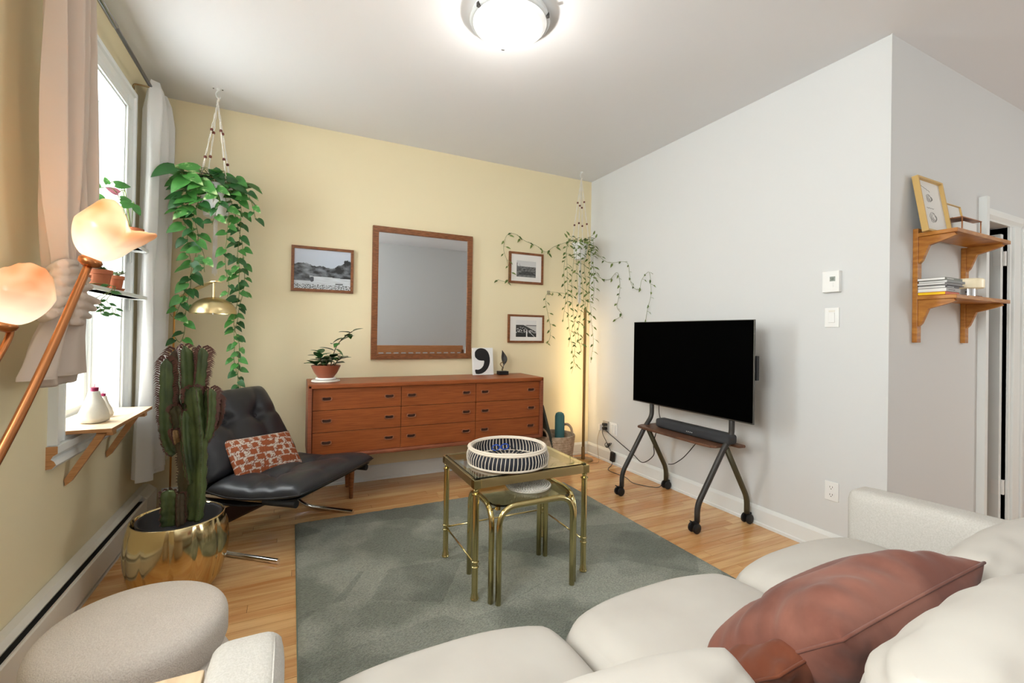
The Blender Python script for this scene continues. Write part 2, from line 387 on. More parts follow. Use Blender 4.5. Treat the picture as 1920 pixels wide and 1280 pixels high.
def sash(z0, z1, x):
    s = B(); f = .05
    bx(s, x-.03, x, WY0+.016, WY0+.016+f, z0, z1, .004); bx(s, x-.03, x, WY1-.016-f, WY1-.016, z0, z1, .004)
    bx(s, x-.03, x, WY0+.016+f, WY1-.016-f, z0, z0+f, .004); bx(s, x-.03, x, WY0+.016+f, WY1-.016-f, z1-f, z1, .004)
    o = obj('sash', s, trim_m, w1); obj('pane', box(x-.018, x-.014, WY0+.06, WY1-.06, z0+.045, z1-.045), pane_m, o); return o
sash(WZ0+.012, 1.53, xs); sash(1.49, WZ1-.016, xs-.034)
s = B(); bx(s, xs-.005, xs+.012, WY1-.03, WY1-.016, WZ0, WZ1); bx(s, xs-.005, xs+.012, WY0+.016, WY0+.03, WZ0, WZ1); obj('sash_stop', s, trim_m, w1)
# window_fill_near in the left wall beside the camera: unseen, added for fill light
b = B(); bx(b, LX-.2, LX+.02, NY0-.09, NY0, NZ0-.09, NZ1+.09); bx(b, LX-.2, LX+.02, NY1, NY1+.09, NZ0-.09, NZ1+.09); bx(b, LX-.2, LX+.02, NY0, NY1, NZ0-.09, NZ0); bx(b, LX-.2, LX+.02, NY0, NY1, NZ1, NZ1+.09)
w3 = struct('window_fill_near', b, trim_m); s = B(); bx(s, LX-.15, LX-.11, NY0, NY1, 1.80, 1.83); bx(s, LX-.15, LX-.11, NY0, NY0+.05, NZ0, NZ1); bx(s, LX-.15, LX-.11, NY1-.05, NY1, NZ0, NZ1); obj('sash', s, trim_m, w3)
# door_1 : casing, jamb, leaf standing open into the dark closet, hinges
b = B(); bx(b, DX0-.035, DX0+.002, YC-.035, YC+.12, 0, 1.987); dr = struct('door_1', b, trim_m)
lint = B()
prism(lint, [(YC, 1.862), (YC-.012, 1.862), (YC-.016, 1.872), (YC-.03, 1.89), (YC-.034, 1.91), (YC-.034, 1.922), (YC, 1.922)], 0, DX0+.002, DX1+.16)
obj('lintel', lint, trim_m, dr)
b = B(); bx(b, DX1, DX1+.03, YC-.012, YC+.1, 0, 1.862, .002); bx(b, DX1+.03, DX1+.13, YC-.024, YC, 0, 1.862, .004); bx(b, DX1+.13, DX1+.16, YC-.034, YC, 0, 1.862, .004); obj('side_casing', b, trim_m, dr)
leaf = obj('door_leaf', box(DX1-.048, DX1-.014, YC+.014, YC+.70, .012, DZ-.045, .002), trim_m, dr)
for z in (1.665, .245):
    h = B(); bx(h, DX1-.050, DX1-.0455, YC+.014, YC+.05, z-.045, z+.045, .001); tube(h, [(DX1-.012, YC+.008, z-.045), (DX1-.012, YC+.008, z+.045)], .008, 8)
    bx(h, DX1-.012, DX1+.002, YC+.002, YC+.006, z-.045, z+.045); obj('hinge', h, plastic_w, dr)
kn = B(); lathe(kn, [(.0, .0), (.026, .0), (.028, .01), (.012, .02), (.012, .035), (.026, .045), (.028, .06), (.0, .066)], seg=16, M=TM((DX1-.048, YC+.64, .95), ry=-PI/2)); obj('door_knob', kn, brass_sat, dr, True)
struct('trim_1', box(RX-.006, RX+.006, YC-.003, YC+.002, 0, CZ), white_wall)

# ---------------------------------------------------------------- baseboard heater
t = thing('baseboard_heater', 'long cream electric baseboard heater running under the window', 'heater', (LX, 2.0, 0))
HX = LX+.002
b = B(); prism(b, [(HX, .015), (HX, .178), (HX+.03, .176), (HX+.046, .160), (HX+.044, .156), (HX+.030, .150), (HX+.03, .12), (HX+.01, .10), (HX+.01, .015)], 1, .3, 3.50); obj('back_panel', b, heater_m, t)
b = B(); prism(b, [(HX+.055, .142), (HX+.064, .146), (HX+.068, .140), (HX+.068, .035), (HX+.055, .026), (HX+.052, .03), (HX+.062, .04), (HX+.062, .136)], 1, .3, 3.30); obj('front_panel', b, heater_m, t)
obj('heating_element', box(HX+.012, HX+.05, .3, 3.49, .05, .135), slot_dark, t)
b = B(); prism(b, [(HX, .012), (HX, .18), (HX+.032, .178), (HX+.07, .146), (HX+.07, .012)], 1, 3.30, 3.505); obj('end_cap', b, heater_m, t)
b = B(); prism(b, [(HX, .0), (HX+.06, .0), (HX+.06, .0125), (HX, .0125)], 1, .3, 3.5); obj('foot', b, heater_m, t)

# ---------------------------------------------------------------- dresser
FX0, FX1, FY, FZ0, FZ1 = .098, 1.840, 3.15, .312, .80
t = thing('dresser', 'long low teak dresser with nine drawers standing against the yellow wall', 'dresser', ((FX0+FX1)/2, 3.36, 0))
e = .03
b = B(); bx(b, FX0, FX1, FY+.0, D-.03, FZ1-e, FZ1, .006); obj('top', b, teak, t)
b = B(); bx(b, FX0, FX1, FY+.0, D-.03, FZ0, FZ0+e-.004, .008); obj('bottom_rail', b, teak_side, t)
for x in (FX0, FX1-e+.004): obj('side_panel', box(x, x+e-.004, FY, D-.03, FZ0+.004, FZ1-.004, .006), teak_side, t)
obj('carcass', box(FX0+.01, FX1-.01, FY+.07, D-.032, FZ0+.01, FZ1-.01), teak_side, t)
cols = [FX0+e-.002, FX0+.6, FX0+1.163, FX1-e+.002]
dz = (FZ1-FZ0-2*e+.004)/3
def bone(w, h, n=8):
    P = []
    for k in range(4*n):
        a = 2*PI*k/(4*n); x = math.cos(a); z = math.sin(a)
        X = (abs(x)**.55)*(1 if x > 0 else -1)*w/2
        Z = (abs(z)**.7)*(1 if z > 0 else -1)*h/2
        if z > 0: Z *= (.62+.38*min(1, (X/(w/2))**2*1.6))
        P.append((X, Z))
    return P
for c in range(3):
    for r in range(3):
        x0, x1 = cols[c]+.0015, cols[c+1]-.0015; z1 = FZ1-e-r*dz-.0015; z0 = z1-dz+.003
        yf = FY+.024-(.006 if (c, r) == (2, 1) else 0)
        d_ = obj('drawer', box(x0, x1, yf, yf+.05, z0, z1, .0012), teak, t)
        for hx in (x0+(.085 if c == 0 else .072), x1-(.075 if c else .080)):
            zc = (z0+z1)/2+.004; P = bone(.068, .031); h = B(); n = len(P)
            rs = []
            for sc_, yy in ((1.0, yf+.001), (1.0, yf-.007), (.93, yf-.009), (.80, yf-.007), (.76, yf-.001)):
                rs.append([Vector((hx+px*sc_, yy, zc+pz*(sc_ if sc_ > .95 else sc_-.06))) for px, pz in P])
            rings(h, rs, cap=False); bmesh.ops.recalc_face_normals(h, faces=h.faces)
            ho = obj('handle', h, MATS.get('handle_wood') or mat('handle_wood', (150, 92, 62), .35), d_, True)
            h = B(); fv = [h.verts.new((hx+px*.8, yf-.0015, zc+pz*.8)) for px, pz in P]; h.faces.new(fv); obj('handle_recess', h, dark_wood, d_)
for x in (FX0+.285, FX1-.285):
    for y in (FY+.1, D-.09):
        b = B(); lathe(b, [(.011, 0), (.013, .004), (.021, .22), (.024, FZ0)], (x, y, 0), 16); obj('leg', b, walnut, t, True)
    obj('leg_rail', box(x-.018, x+.018, FY+.07, D-.06, FZ0-.022, FZ0+.002, .003), walnut, t)

# ---------------------------------------------------------------- mirror
def frame_bm(x0, x1, z0, z1, y, w, t, wall=D, lip=.006):
    """mitred picture frame on the back wall, inner edge bevelled; four sides"""
    out = []
    O = [(x0, z0), (x1, z0), (x1, z1), (x0, z1)]; I = [(x0+w, z0+w), (x1-w, z0+w), (x1-w, z1-w), (x0+w, z1-w)]
    for k in range(4):
        a, b2 = O[k], O[(k+1) % 4]; c, d = I[(k+1) % 4], I[k]; bm = B()
        f = [Vector((p[0], y, p[1])) for p in (a, b2, c, d)]; fi = [Vector((p[0], y+lip, p[1])) for p in (c, d)]
        f2 = [Vector((p[0], wall, p[1])) for p in (a, b2, c, d)]
        f[2].y += 0; rings(bm, [f, f2]); bmesh.ops.recalc_face_normals(bm, faces=bm.faces); bmesh.ops.bevel(bm, geom=[e_ for e_ in bm.edges if abs((e_.verts[0].co.y-y)) < 1e-6 and abs(e_.verts[1].co.y-y) < 1e-6], offset=.003, segments=2, affect='EDGES')
        out.append(bm)
    return out
def wall_frame(name, label, cat, x0, x1, z0, z1, w, th, m, group=None):
    t = thing(name, label, cat, ((x0+x1)/2, D-.001, z0), group)
    for bm in frame_bm(x0, x1, z0, z1, D-th, w, th, D-.002): obj('frame_side', bm, m, t)
    return t
t = wall_frame('mirror', 'large teak framed mirror hanging above the dresser', 'mirror', .546, 1.364, .934, 1.966, .044, .032, walnut)
obj('mirror_glass', box(.58, 1.33, D-.02, D-.016, .97, 1.93), mirror_m, t)
def pic(x0, x1, z0, z1, w, th, m, label, fn, mat_w, nx, nz, inner=None):
    t = wall_frame('picture_frame', label, 'picture', x0, x1, z0, z1, w, th, m, None)
    obj('backing', box(x0+w*.8, x1-w*.8, D-th+.012, D-.003, z0+w*.8, z1-w*.8), paper if mat_w else black_pl, t)
    if mat_w:
        mt = B(); a, b_, c, d = mat_w
        bx(mt, x0+w, x1-w, D-th+.0085, D-th+.0115, z0+w, z0+c); bx(mt, x0+w, x1-w, D-th+.0085, D-th+.0115, z1-d, z1-w)
        bx(mt, x0+w, x0+a, D-th+.0085, D-th+.0115, z0+c, z1-d); bx(mt, x1-b_, x1-w, D-th+.0085, D-th+.0115, z0+c, z1-d); obj('mount', mt, paper, t)
    a, b_, c, d = mat_w or (w, w, w, w)
    M = basis((x0+a, D-th+.0105, z0+c), (x1-b_-x0-a, 0, 0), (0, 0, z1-d-z0-c), (0, -1, 0))
    printed('photo_print', nx, nz, M, fn, t)
    return t
def landscape1(u, v):
    sky = .62+.12*v; n = fbm(u*7, v*9, 4, 1)
    hill = .60+.06*fbm(u*5, 2, 3, 5)+.12*max(0, u-.75)+.05*math.sin(u*9)
    if u > .88: hill = max(hill, .78+.1*noise.noise(Vector((u*40, 0, 3))))
    bank = .36-.04*math.sin(u*3)-.16*max(0, u-.62)
    if v > hill: return (.50*sky*1.5, .56*sky*1.5, .66*sky*1.5)
    if v > bank: q = .13+.22*(n+.1)-.10*u; q = max(.02, q); return (q*.9, q, q*1.15)
    if u < .27 and v < .42 and v > .20-.0*u and (u+.6*(v-.2)) < .34: q = .14+.15*n; q = max(.04, q); return (q*.9, q, q*1.15)
    if .27 <= u < .34 and .18 < v < .31 and (u-.305)**2/.0014+(v-.25)**2/.005 < 1: return (.07, .08, .1)
    q = .62+.12*noise.noise(Vector((u*6, v*30, 0)))
    if v < .12 and noise.noise(Vector((u*45, v*60, 2))) > .05: q = .12
    if .72 < u < .86 and .13 < v < .17: q = .15
    return (q*.92, q, q*1.08)
def landscape2(u, v):
    if v > .62:
        q = .62
        if abs(u-.03) < .02 and v < .86: q = .05
        if abs(u-.17) < .008 and v < .8: q = .12
        if v < .66+.02*fbm(u*12, 1): q = .12
        return g3(q)
    n = fbm(u*9, v*14, 4, 9); q = .13+.16*n
    if v < .36-.9*(u-.55)**2: q = .05+.04*n
    if v < .12: q = .16+.08*n
    return g3(max(.015, q))
def landscape3(u, v):
    if v > .72: return g3(.74)
    if u > .5 and v > .70-.02: return g3(.08)
    ridge = .72-.55*max(0, u-.35)**1.1*1.2
    if v > ridge and u > .35: return g3(.55)
    n = noise.noise(Vector((u*16, v*18, 4))); q = .03 if n < .12 else .55
    if v > .50+.1*math.sin(u*6): q = .05
    if v < .25: q = .03
    if abs(u-.53) < .012+.05*(.5-v) and v < .42: q = .75
    if abs((u-.55)-(.42-v)*.9) < .02 and v < .3: q = .6
    return g3(q)
pic(-.014, .409, 1.432, 1.760, .020, .024, walnut, 'wood framed black and white photo of trees by water, left of mirror', landscape1, None, 130, 84)
pic(1.715, 2.062, 1.600, 1.880, .020, .024, walnut, 'upper of two small framed black and white photos right of the mirror', landscape2, (.075, .075, .06, .075), 70, 46)
pic(1.714, 2.079, 1.069, 1.321, .018, .024, walnut, 'lower of two small framed black and white photos right of the mirror', landscape3, (.078, .078, .052, .05), 70, 46)

# ---------------------------------------------------------------- on the dresser
ZT = FZ1+.0005
def leaf_mesh(L, Wd, m, fold=.15, curl=.12, n=6, tip=1.0, heart=False):
    bm = B(); c = []; l = []; r = []
    for i in range(n+1):
        s = i/n; w = Wd/2*(math.sin(PI*min(1, s**.75*(1.0)))**.9 if not heart else (math.sin(PI*min(1, (s*.93+.07)**.62)))**.85)
        if i == n: w = 0
        z = -curl*L*s*s; y = L*s
        c.append(bm.verts.new((0, y, z-0))); 
        if w > 1e-5:
            back = -.10*L*(1-s)**3 if heart else 0
            l.append(bm.verts.new((-w, y+back, z+fold*w))); r.append(bm.verts.new((w, y+back, z+fold*w)))
        else: l.append(None); r.append(None)
    for i in range(n):
        for S in (l, r):
            q = [c[i], c[i+1], S[i+1], S[i]]; q = [v for v in q if v]
            if S is r: q = q[::-1]
            if len(q) >= 3: bm.faces.new(q)
    # second skin for thickness
    d = bmesh.ops.duplicate(bm, geom=bm.verts[:]+bm.edges[:]+bm.faces[:]); nf = [f for f in d['geom'] if isinstance(f, bmesh.types.BMFace)]
    for v in [v for v in d['geom'] if isinstance(v, bmesh.types.BMVert)]: v.co.z -= .0008
    bmesh.ops.reverse_faces(bm, faces=nf)
    return mesh_of(bm, m)
def leaf_rot(dirv, up=(0, 0, 1), roll=0):
    """euler taking +Y to dirv and +Z towards up"""
    y = Vector(dirv).normalized(); z = Vector(up)-y*Vector(up).dot(y)
    if z.length < 1e-3: z = y.orthogonal()
    z.normalize(); x = y.cross(z); m = Matrix((x, y, z)).transposed() @ Matrix.Rotation(roll, 3, 'Y'); return m.to_euler()
px_, py_ = .213, 3.33
t = tag(obj('woven_trivet', (lambda b: (lathe(b, [(.0, ZT), (.085, ZT), (.093, ZT+.003), (.093, ZT+.006), (.088, ZT+.009), (0, ZT+.009)], (px_, py_, 0), 40), [tube(b, [(px_+r*math.cos(a*PI/16), py_+r*math.sin(a*PI/16), ZT+.009) for a in range(32)], .0035, 6, closed=True) for r in (.03, .05, .07, .088)], b)[-1])(B()), rope, None, True), 'round white woven trivet on the dresser under the bowl planter', 'trivet')
t = thing('potted_plant', 'leafy green succulent in brown bowl planter at the left end of the dresser', 'plant', (px_, py_, ZT+.012))
z0 = ZT+.0135
b = B(); lathe(b, [(0, z0), (.062, z0), (.066, z0+.006), (.064, z0+.014), (0, z0+.012)], (px_, py_, 0), 32); obj('saucer', b, ceramic, t, True)
b = B(); lathe(b, [(.05, z0+.013), (.054, z0+.02), (.075, z0+.05), (.091, z0+.085), (.096, z0+.097), (.091, z0+.099), (.085, z0+.085), (.0, z0+.08)], (px_, py_, 0), 36); obj('bowl', b, terra_glaze, t, 'auto')
b = B(); lathe(b, [(.084, z0+.083), (.04, z0+.09), (0, z0+.092)], (px_, py_, 0), 20, cap=False); obj('soil', b, soil, t, True)
oval = [leaf_mesh(.055, .032, leaf_b, .2, .2), leaf_mesh(.045, .028, leaf_a, .2, .25)]
rn = random.Random(11); sb = z0+.088
stems = [[(px_+.03, py_, sb), (px_+.045, py_-.01, sb+.08), (px_+.07, py_-.01, sb+.15), (px_+.12, py_-.02, sb+.21), (px_+.165, py_-.03, sb+.245)],
         [(px_-.02, py_, sb), (px_-.035, py_-.01, sb+.05), (px_-.04, py_-.01, sb+.095)], [(px_, py_-.02, sb), (px_+.0, py_-.03, sb+.06)],
         [(px_+.05, py_-.02, sb), (px_+.07, py_-.03, sb+.04), (px_+.10, py_-.04, sb+.07)], [(px_-.05, py_-.02, sb), (px_-.075, py_-.03, sb+.03)]]
sbm = B()
for k, P in enumerate(stems):
    S = spline(P, 5); tube(sbm, S, .003, 6)
    nl = (14, 10, 7, 9, 6)[k]
    for i in range(nl):
        p = S[int((i+1)/nl*(len(S)-1))] if k == 0 else S[min(len(S)-1, int((.3+.7*(i+1)/nl)*(len(S)-1)))]; a = i*2.4+k
        d = Vector((math.cos(a), math.sin(a)*.8, .15+.5*rn.random()-(.7 if (k == 0 and i > 3 and i % 2) else 0)))
        if (k, i) == (0, nl-1): d = Vector((.8, -.3, .5))
        cpm(oval[i % 2], 'leaf', t, p, leaf_rot(d), [(1.45+.5*rn.random())*(1.0 if k == 0 else .95)]*3)
obj('stem', sbm, stem_b, t, True)
# comma art
ax0, ax1, ay, az0, az1 = 1.345, 1.53, 3.455, ZT, 1.028
sl = R_(7); Ma = TM((0, 0, 0)) @ Matrix.Translation(((ax0+ax1)/2, ay, ZT)) @ Matrix.Rotation(-sl, 4, 'X')
t = thing('canvas_print', 'white canvas with a large black comma leaning on the wall by the mirror', 'picture', ((ax0+ax1)/2, ay, ZT))
aw = ax1-ax0; ah = (az1-az0)
obj('canvas', box(-aw/2, aw/2, 0, .018, 0.0015, ah, .0015, M=Ma), plastic_w, t)
out = []
pts_px = [(3, -4)]
# outline of the comma in a 0..1 box (x right, y up)
cm = [(.10, .74), (.11, .84), (.18, .92), (.30, .975), (.44, .985), (.58, .95), (.69, .87), (.76, .75), (.79, .60), (.78, .45), (.72, .30), (.62, .18), (.48, .09), (.32, .045), (.18, .045), (.12, .07), (.10, .20), (.24, .20), (.36, .24), (.46, .32), (.51, .42), (.52, .52), (.40, .53), (.27, .55), (.17, .61), (.115, .67)]
cs = spline([(a, b_, 0) for a, b_ in cm]+[(cm[0][0], cm[0][1], 0)], 4)[:-1]
b = B(); rings(b, [[Ma @ Vector((-aw/2+p.x*aw*1.05, yy, p.y*ah)) for p in cs] for yy in (-.0012, .0002)]); bmesh.ops.recalc_face_normals(b, faces=b.faces); obj('comma', b, black_pl, t, label='black comma shape')
# small sculpture
t = thing('sculpture', 'small dark leaf-shaped sculpture on a black block beside the comma print', 'sculpture', (1.62, 3.45, ZT))
sx, sy = 1.60, 3.45
obj('plinth', box(sx-.03, sx+.055, sy-.025, sy+.035, ZT, ZT+.03, .002), black_pl, t)
b = B(); S = spline([(sx+.01, sy, ZT+.03), (sx+.008, sy, ZT+.06), (sx-.012, sy, ZT+.085), (sx-.008, sy-.005, ZT+.10), (sx+.02, sy, ZT+.105)], 5); tube(b, S, .004, 8); obj('twist', b, brass_dull, t, True)
b = B(); rs = []
for i in range(12):
    s = i/11; a = s*PI*1.0+.4; w = .030*math.sin(PI*min(.97, max(.04, s**.8*.95+.03))); zc = ZT+.035+.17*s; xc = sx+.022*math.sin(s*PI)+.004
    rs.append([Vector((xc+w*math.cos(a)*q, sy+w*math.sin(a)*q+.012*(1-abs(q))*math.sin(s*3), zc)) for q in (-1, -.5, 0, .5, 1)]+[Vector((xc+w*math.cos(a)*q, sy+.004+w*math.sin(a)*q+.012*(1-abs(q))*math.sin(s*3), zc)) for q in (1, .5, 0, -.5, -1)])
rings(b, rs); obj('blade', b, black_metal, t, True)

# ---------------------------------------------------------------- rug
def rug():
    m = mat('rug_pile', (152, 158, 143), .95, spec=.05, col2=(192, 196, 181), nscale=2.6, ndetail=2.2, contrast=(.44, .56), sheen=.25)
    n = m.node_tree.nodes; l = m.node_tree.links; b = n['Principled BSDF']; tc = n['Texture Coordinate']
    mp = n.new('ShaderNodeMapping'); mp.inputs['Scale'].default_value = (60, 130, 60); mp.inputs['Rotation'].default_value = (0, 0, .1); l.new(tc.outputs['Object'], mp.inputs[0])
    nz = n.new('ShaderNodeTexNoise'); nz.inputs['Scale'].default_value = 1.6; nz.inputs['Detail'].default_value = 5; l.new(mp.outputs[0], nz.inputs[0])
    bp = n.new('ShaderNodeBump'); bp.inputs['Strength'].default_value = 1.0; bp.inputs['Distance'].default_value = .02; l.new(nz.outputs[0], bp.inputs['Height']); l.new(bp.outputs[0], b.inputs['Normal'])
    # the direction of the pile changes the tone in patches with straight edges
    vo = n.new('ShaderNodeTexVoronoi'); vo.inputs['Scale'].default_value = 2.3; mp2 = n.new('ShaderNodeMapping'); mp2.inputs['Scale'].default_value = (1, 1.5, 1); mp2.inputs['Rotation'].default_value = (0, 0, .6); l.new(tc.outputs['Object'], mp2.inputs[0]); l.new(mp2.outputs[0], vo.inputs[0])
    mx = n.new('ShaderNodeMix'); mx.data_type = 'RGBA'; mx.blend_type = 'MULTIPLY'; mx.inputs[0].default_value = .5
    src = b.inputs['Base Color'].links[0].from_socket; l.new(src, mx.inputs[6]); bw_ = n.new('ShaderNodeSeparateColor'); l.new(vo.outputs['Color'], bw_.inputs[0])
    cr = n.new('ShaderNodeValToRGB'); l.new(bw_.outputs[0], cr.inputs[0]); cr.color_ramp.elements[0].color = (.5, .52, .5, 1); cr.color_ramp.elements[1].color = (1, 1, 1, 1); l.new(cr.outputs[0], mx.inputs[7])
    cr.color_ramp.elements[0].position = .35; cr.color_ramp.elements[1].position = .6
    mx2 = n.new('ShaderNodeMix'); mx2.data_type = 'RGBA'; mx2.blend_type = 'MULTIPLY'; mx2.inputs[0].default_value = .5; l.new(mx.outputs[2], mx2.inputs[6])
    c2 = n.new('ShaderNodeValToRGB'); l.new(nz.outputs[0], c2.inputs[0]); c2.color_ramp.elements[0].position = .35; c2.color_ramp.elements[1].position = .6; c2.color_ramp.elements[0].color = (.35, .35, .35, 1); l.new(c2.outputs[0], mx2.inputs[7])
    l.new(mx2.outputs[2], b.inputs['Base Color'])
    bm = B(); X0, X1, Y0, Y1 = .038, 1.905, .90, 2.93; nx, ny = 170, 200; V = []
    for j in range(ny+1):
        row = []
        for i in range(nx+1):
            x = X0+(X1-X0)*i/nx; y = Y0+(Y1-Y0)*j/ny; ed = min(i, nx-i, j, ny-j)
            z = .0135+.0026*noise.noise(Vector((x*30, y*64, 0)))+.0012*noise.noise(Vector((x*80, y*120, 4)))
            if ed == 0: z = .006
            row.append(bm.verts.new((x, y, z)))
        V.append(row)
    for j in range(ny):
        for i in range(nx): bm.faces.new((V[j][i], V[j][i+1], V[j+1][i+1], V[j+1][i]))
    tag(obj('area_rug', bm, m, None, True), 'grey green pile area rug on the wooden floor under the brass tables', 'rug')
    return (X0, X1, Y0, Y1)
X0, X1, Y0, Y1 = rug()
rg = bpy.data.objects['area_rug']
bb = B(); bx(bb, X0-.004, X1+.004, Y0-.004, Y1+.004, .0005, .0055, .001); obj('rug_binding', bb, mat('rug_binding', (112, 124, 112), .8), rg)

# ---------------------------------------------------------------- nesting tables
ZR = .0166
TX0, TX1, TY0, TY1, TZ = .700, 1.290, 1.765, 2.20, .526
t = thing('side_table', 'larger square brass table with glass top standing over the smaller one', 'table', ((TX0+TX1)/2, (TY0+TY1)/2, ZR), 'nested brass tables')
fw, fh = .032, .036
fr = B()
bx(fr, TX0+fw, TX1-fw, TY0, TY0+fw, TZ-fh, TZ, .001); bx(fr, TX0+fw, TX1-fw, TY1-fw, TY1, TZ-fh, TZ, .001)
bx(fr, TX0, TX0+fw, TY0+fw, TY1-fw, TZ-fh, TZ, .001); bx(fr, TX1-fw, TX1, TY0+fw, TY1-fw, TZ-fh, TZ, .001); obj('frame', fr, brass_sat, t)
for x in (TX0, TX1-fw):
    for y in (TY0, TY1-fw): obj('corner_block', box(x-.001, x+fw+.001, y-.001, y+fw+.001, TZ-fh-.001, TZ+.0008, .0015), brass, t)
obj('glass_top', box(TX0+.010, TX1-.010, TY0+.010, TY1-.010, TZ+.0009, TZ+.0069, .001), glass_m, t)
lg = [(TX0+.016, TY0+.016), (TX1-.016, TY0+.016), (TX1-.016, TY1-.016), (TX0+.016, TY1-.016)]
for x, y in lg:
    b = B(); r = .0135
    lathe(b, [(.017, ZR), (.019, ZR+.006), (.016, ZR+.012), (.0155, ZR+.022), (r, ZR+.026), (r, .150), (r+.003, .153), (r+.003, .157), (r, .160), (r, .172), (r+.003, .175), (r+.003, .179), (r, .182),
              (r, TZ-fh-.032), (r+.004, TZ-fh-.029), (r+.004, TZ-fh-.024), (.009, TZ-fh-.02), (.013, TZ-fh-.008), (.008, TZ-fh-.0005)], (x, y, 0), 20); obj('leg', b, brass, t, 'auto')
for a, c in ((0, 3), (3, 2), (2, 1)):
    b = B(); tube(b, [(*lg[a], .166), (*lg[c], .166)], .0042, 8); obj('stretcher', b, brass, t, True)
IX0, IX1, IY0, IY1, IZ = .768, 1.182, 1.705, 2.008, .432
t = thing('side_table', 'smaller bent tube brass table with smoked glass, tucked under the larger one', 'table', ((IX0+IX1)/2, (IY0+IY1)/2, ZR), 'nested brass tables')
r = .0125
for a, c in (((IX0+.024, IY0), (IX1-.024, IY0)), ((IX0+.024, IY1), (IX1-.024, IY1)), ((IX0, IY0+.024), (IX0, IY1-.024)), ((IX1, IY0+.024), (IX1, IY1-.024))):
    b = B(); tube(b, fillet([(*a, ZR), (*a, IZ-r), (*c, IZ-r), (*c, ZR)], .085, 8), r, 12); obj('tube_hoop', b, brass, t, True)
b = B()
poly = []
for cx_, cy_, a0 in ((IX1-.06, IY0+.06, -90), (IX1-.06, IY1-.06, 0), (IX0+.06, IY1-.06, 90), (IX0+.06, IY0+.06, 180)):
    for k in range(7): a = R_(a0+15*k); poly.append((cx_+.05*math.cos(a), cy_+.05*math.sin(a)))
prism(b, poly, 2, IZ-.016, IZ-.008); obj('glass_top', b, smoke_m, t)
for x, y in ((IX0+.03, IY0+.03), (IX1-.03, IY0+.03), (IX1-.03, IY1-.03), (IX0+.03, IY1-.03)):
    b = B(); lathe(b, [(0, IZ-.03), (.012, IZ-.03), (.012, IZ-.0165), (0, IZ-.0165)], (x, y, 0), 12); bx(b, x-.03 if x < 1 else x, x if x < 1 else x+.03, y-.003, y+.003, IZ-.026, IZ-.022); obj('glass_pad', b, brass, t)

# woven tray on the larger table
tcx, tcy, tz0 = .942, 1.945, TZ+.0092
t = thing('woven_tray', 'round black and cream woven basket tray on the glass top', 'tray', (tcx, tcy, tz0))
def tray_r(z): s = (z-tz0)/.078; return .188+.012*math.sin(PI*min(1, s*1.05))-.010*s
b = B(); prof = [(tray_r(tz0+z_), tz0+z_) for z_ in (0, .01, .02, .03, .04, .05, .06, .07)]; lathe(b, prof+[(p[0]-.004, p[1]) for p in prof[::-1]], (tcx, tcy, 0), 72, cap=False)
obj('side_weave', b, wicker_d, t, True)
b = B()
for k in range(66):
    a = 2*PI*k/66; c_, s_ = math.cos(a), math.sin(a); P = [(tcx+(tray_r(tz0+z_)+.0015)*math.cos(a+z_*.5), tcy+(tray_r(tz0+z_)+.0015)*math.sin(a+z_*.5), tz0+z_) for z_ in (.0, .02, .04, .06, .074)]
    tube(b, P, .0020, 4)
    P = [(tcx+(tray_r(tz0+z_)-.0055)*math.cos(a+z_*.5), tcy+(tray_r(tz0+z_)-.0055)*math.sin(a+z_*.5), tz0+z_) for z_ in (.004, .02, .04, .06, .074)]
    tube(b, P, .0026, 4)
obj('upright_strands', b, wicker_w, t, kind='stuff')
b = B()
for rr, zz, q in ((.180, .077, .006), (.184, .069, .0055), (.188, .004, .006), (.176, .072, .004)): tube(b, [(tcx+rr*math.cos(k*PI/36), tcy+rr*math.sin(k*PI/36), tz0+zz) for k in range(72)], q, 8, closed=True)
obj('rim', b, wicker_w, t, True)
for a in (R_(15), R_(150)):
    b = B(); tube(b, [(tcx+.184*math.cos(a+k*.04), tcy+.184*math.sin(a+k*.04), tz0+.071) for k in range(-3, 4)], .0105, 10); obj('rim_binding', b, wicker_d if a < 1 else wicker_w, t, True, label='dark wrapped binding on the rim' if a < 1 else 'pale wrapped binding on the rim')
b = B(); lathe(b, [(0, tz0+.003), (.184, tz0+.003), (.184, tz0+.007), (0, tz0+.009)], (tcx, tcy, 0), 60); obj('base_weave', b, wicker_w, t)
b = B()
for k in range(44):
    a = 2*PI*k/44
    for r0, r1, wd in ((.120, .172, .0085), (.030, .085, .0028)):
        A = Vector((math.cos(a), math.sin(a), 0)); N = Vector((-A.y, A.x, 0)); o_ = Vector((tcx, tcy, tz0+.0082))
        pts = [o_+A*r0-N*wd*.6, o_+A*r1-N*wd, o_+A*r1+N*wd, o_+A*r0+N*wd*.6]; b.faces.new([b.verts.new(p) for p in pts])
        pts2 = [p+Vector((0, 0, .0015)) for p in pts]; b.faces.new([b.verts.new(p) for p in pts2])
obj('dark_strands', b, wicker_d, t, kind='stuff')
t = thing('eyeglasses', 'pair of glasses with blue rims lying in the woven tray', 'glasses', (tcx+.03, tcy+.09, tz0+.01))
gx, gy, gz = tcx-.005, tcy+.125, tz0+.036
blue = mat('blue_acetate', (34, 84, 196), .3)
for dx in (0, .05):
    b = B(); tube(b, [(gx+dx+.021*math.cos(k*PI/8), gy+.004, gz+.014*math.sin(k*PI/8)) for k in range(16)], .003, 6, closed=True); obj('lens_rim', b, blue, t, True)
b = B(); tube(b, [(gx+.018, gy+.004, gz), (gx+.032, gy+.004, gz)], .0025, 6); obj('bridge', b, blue, t)
for dx in (-.022, .072):
    b = B(); tube(b, [(gx+dx, gy+.004, gz+.004), (gx+dx+.02, gy-.055, gz-.012), (gx+dx+.03, gy-.08, gz-.024)], .002, 6); obj('temple', b, black_pl, t, True)

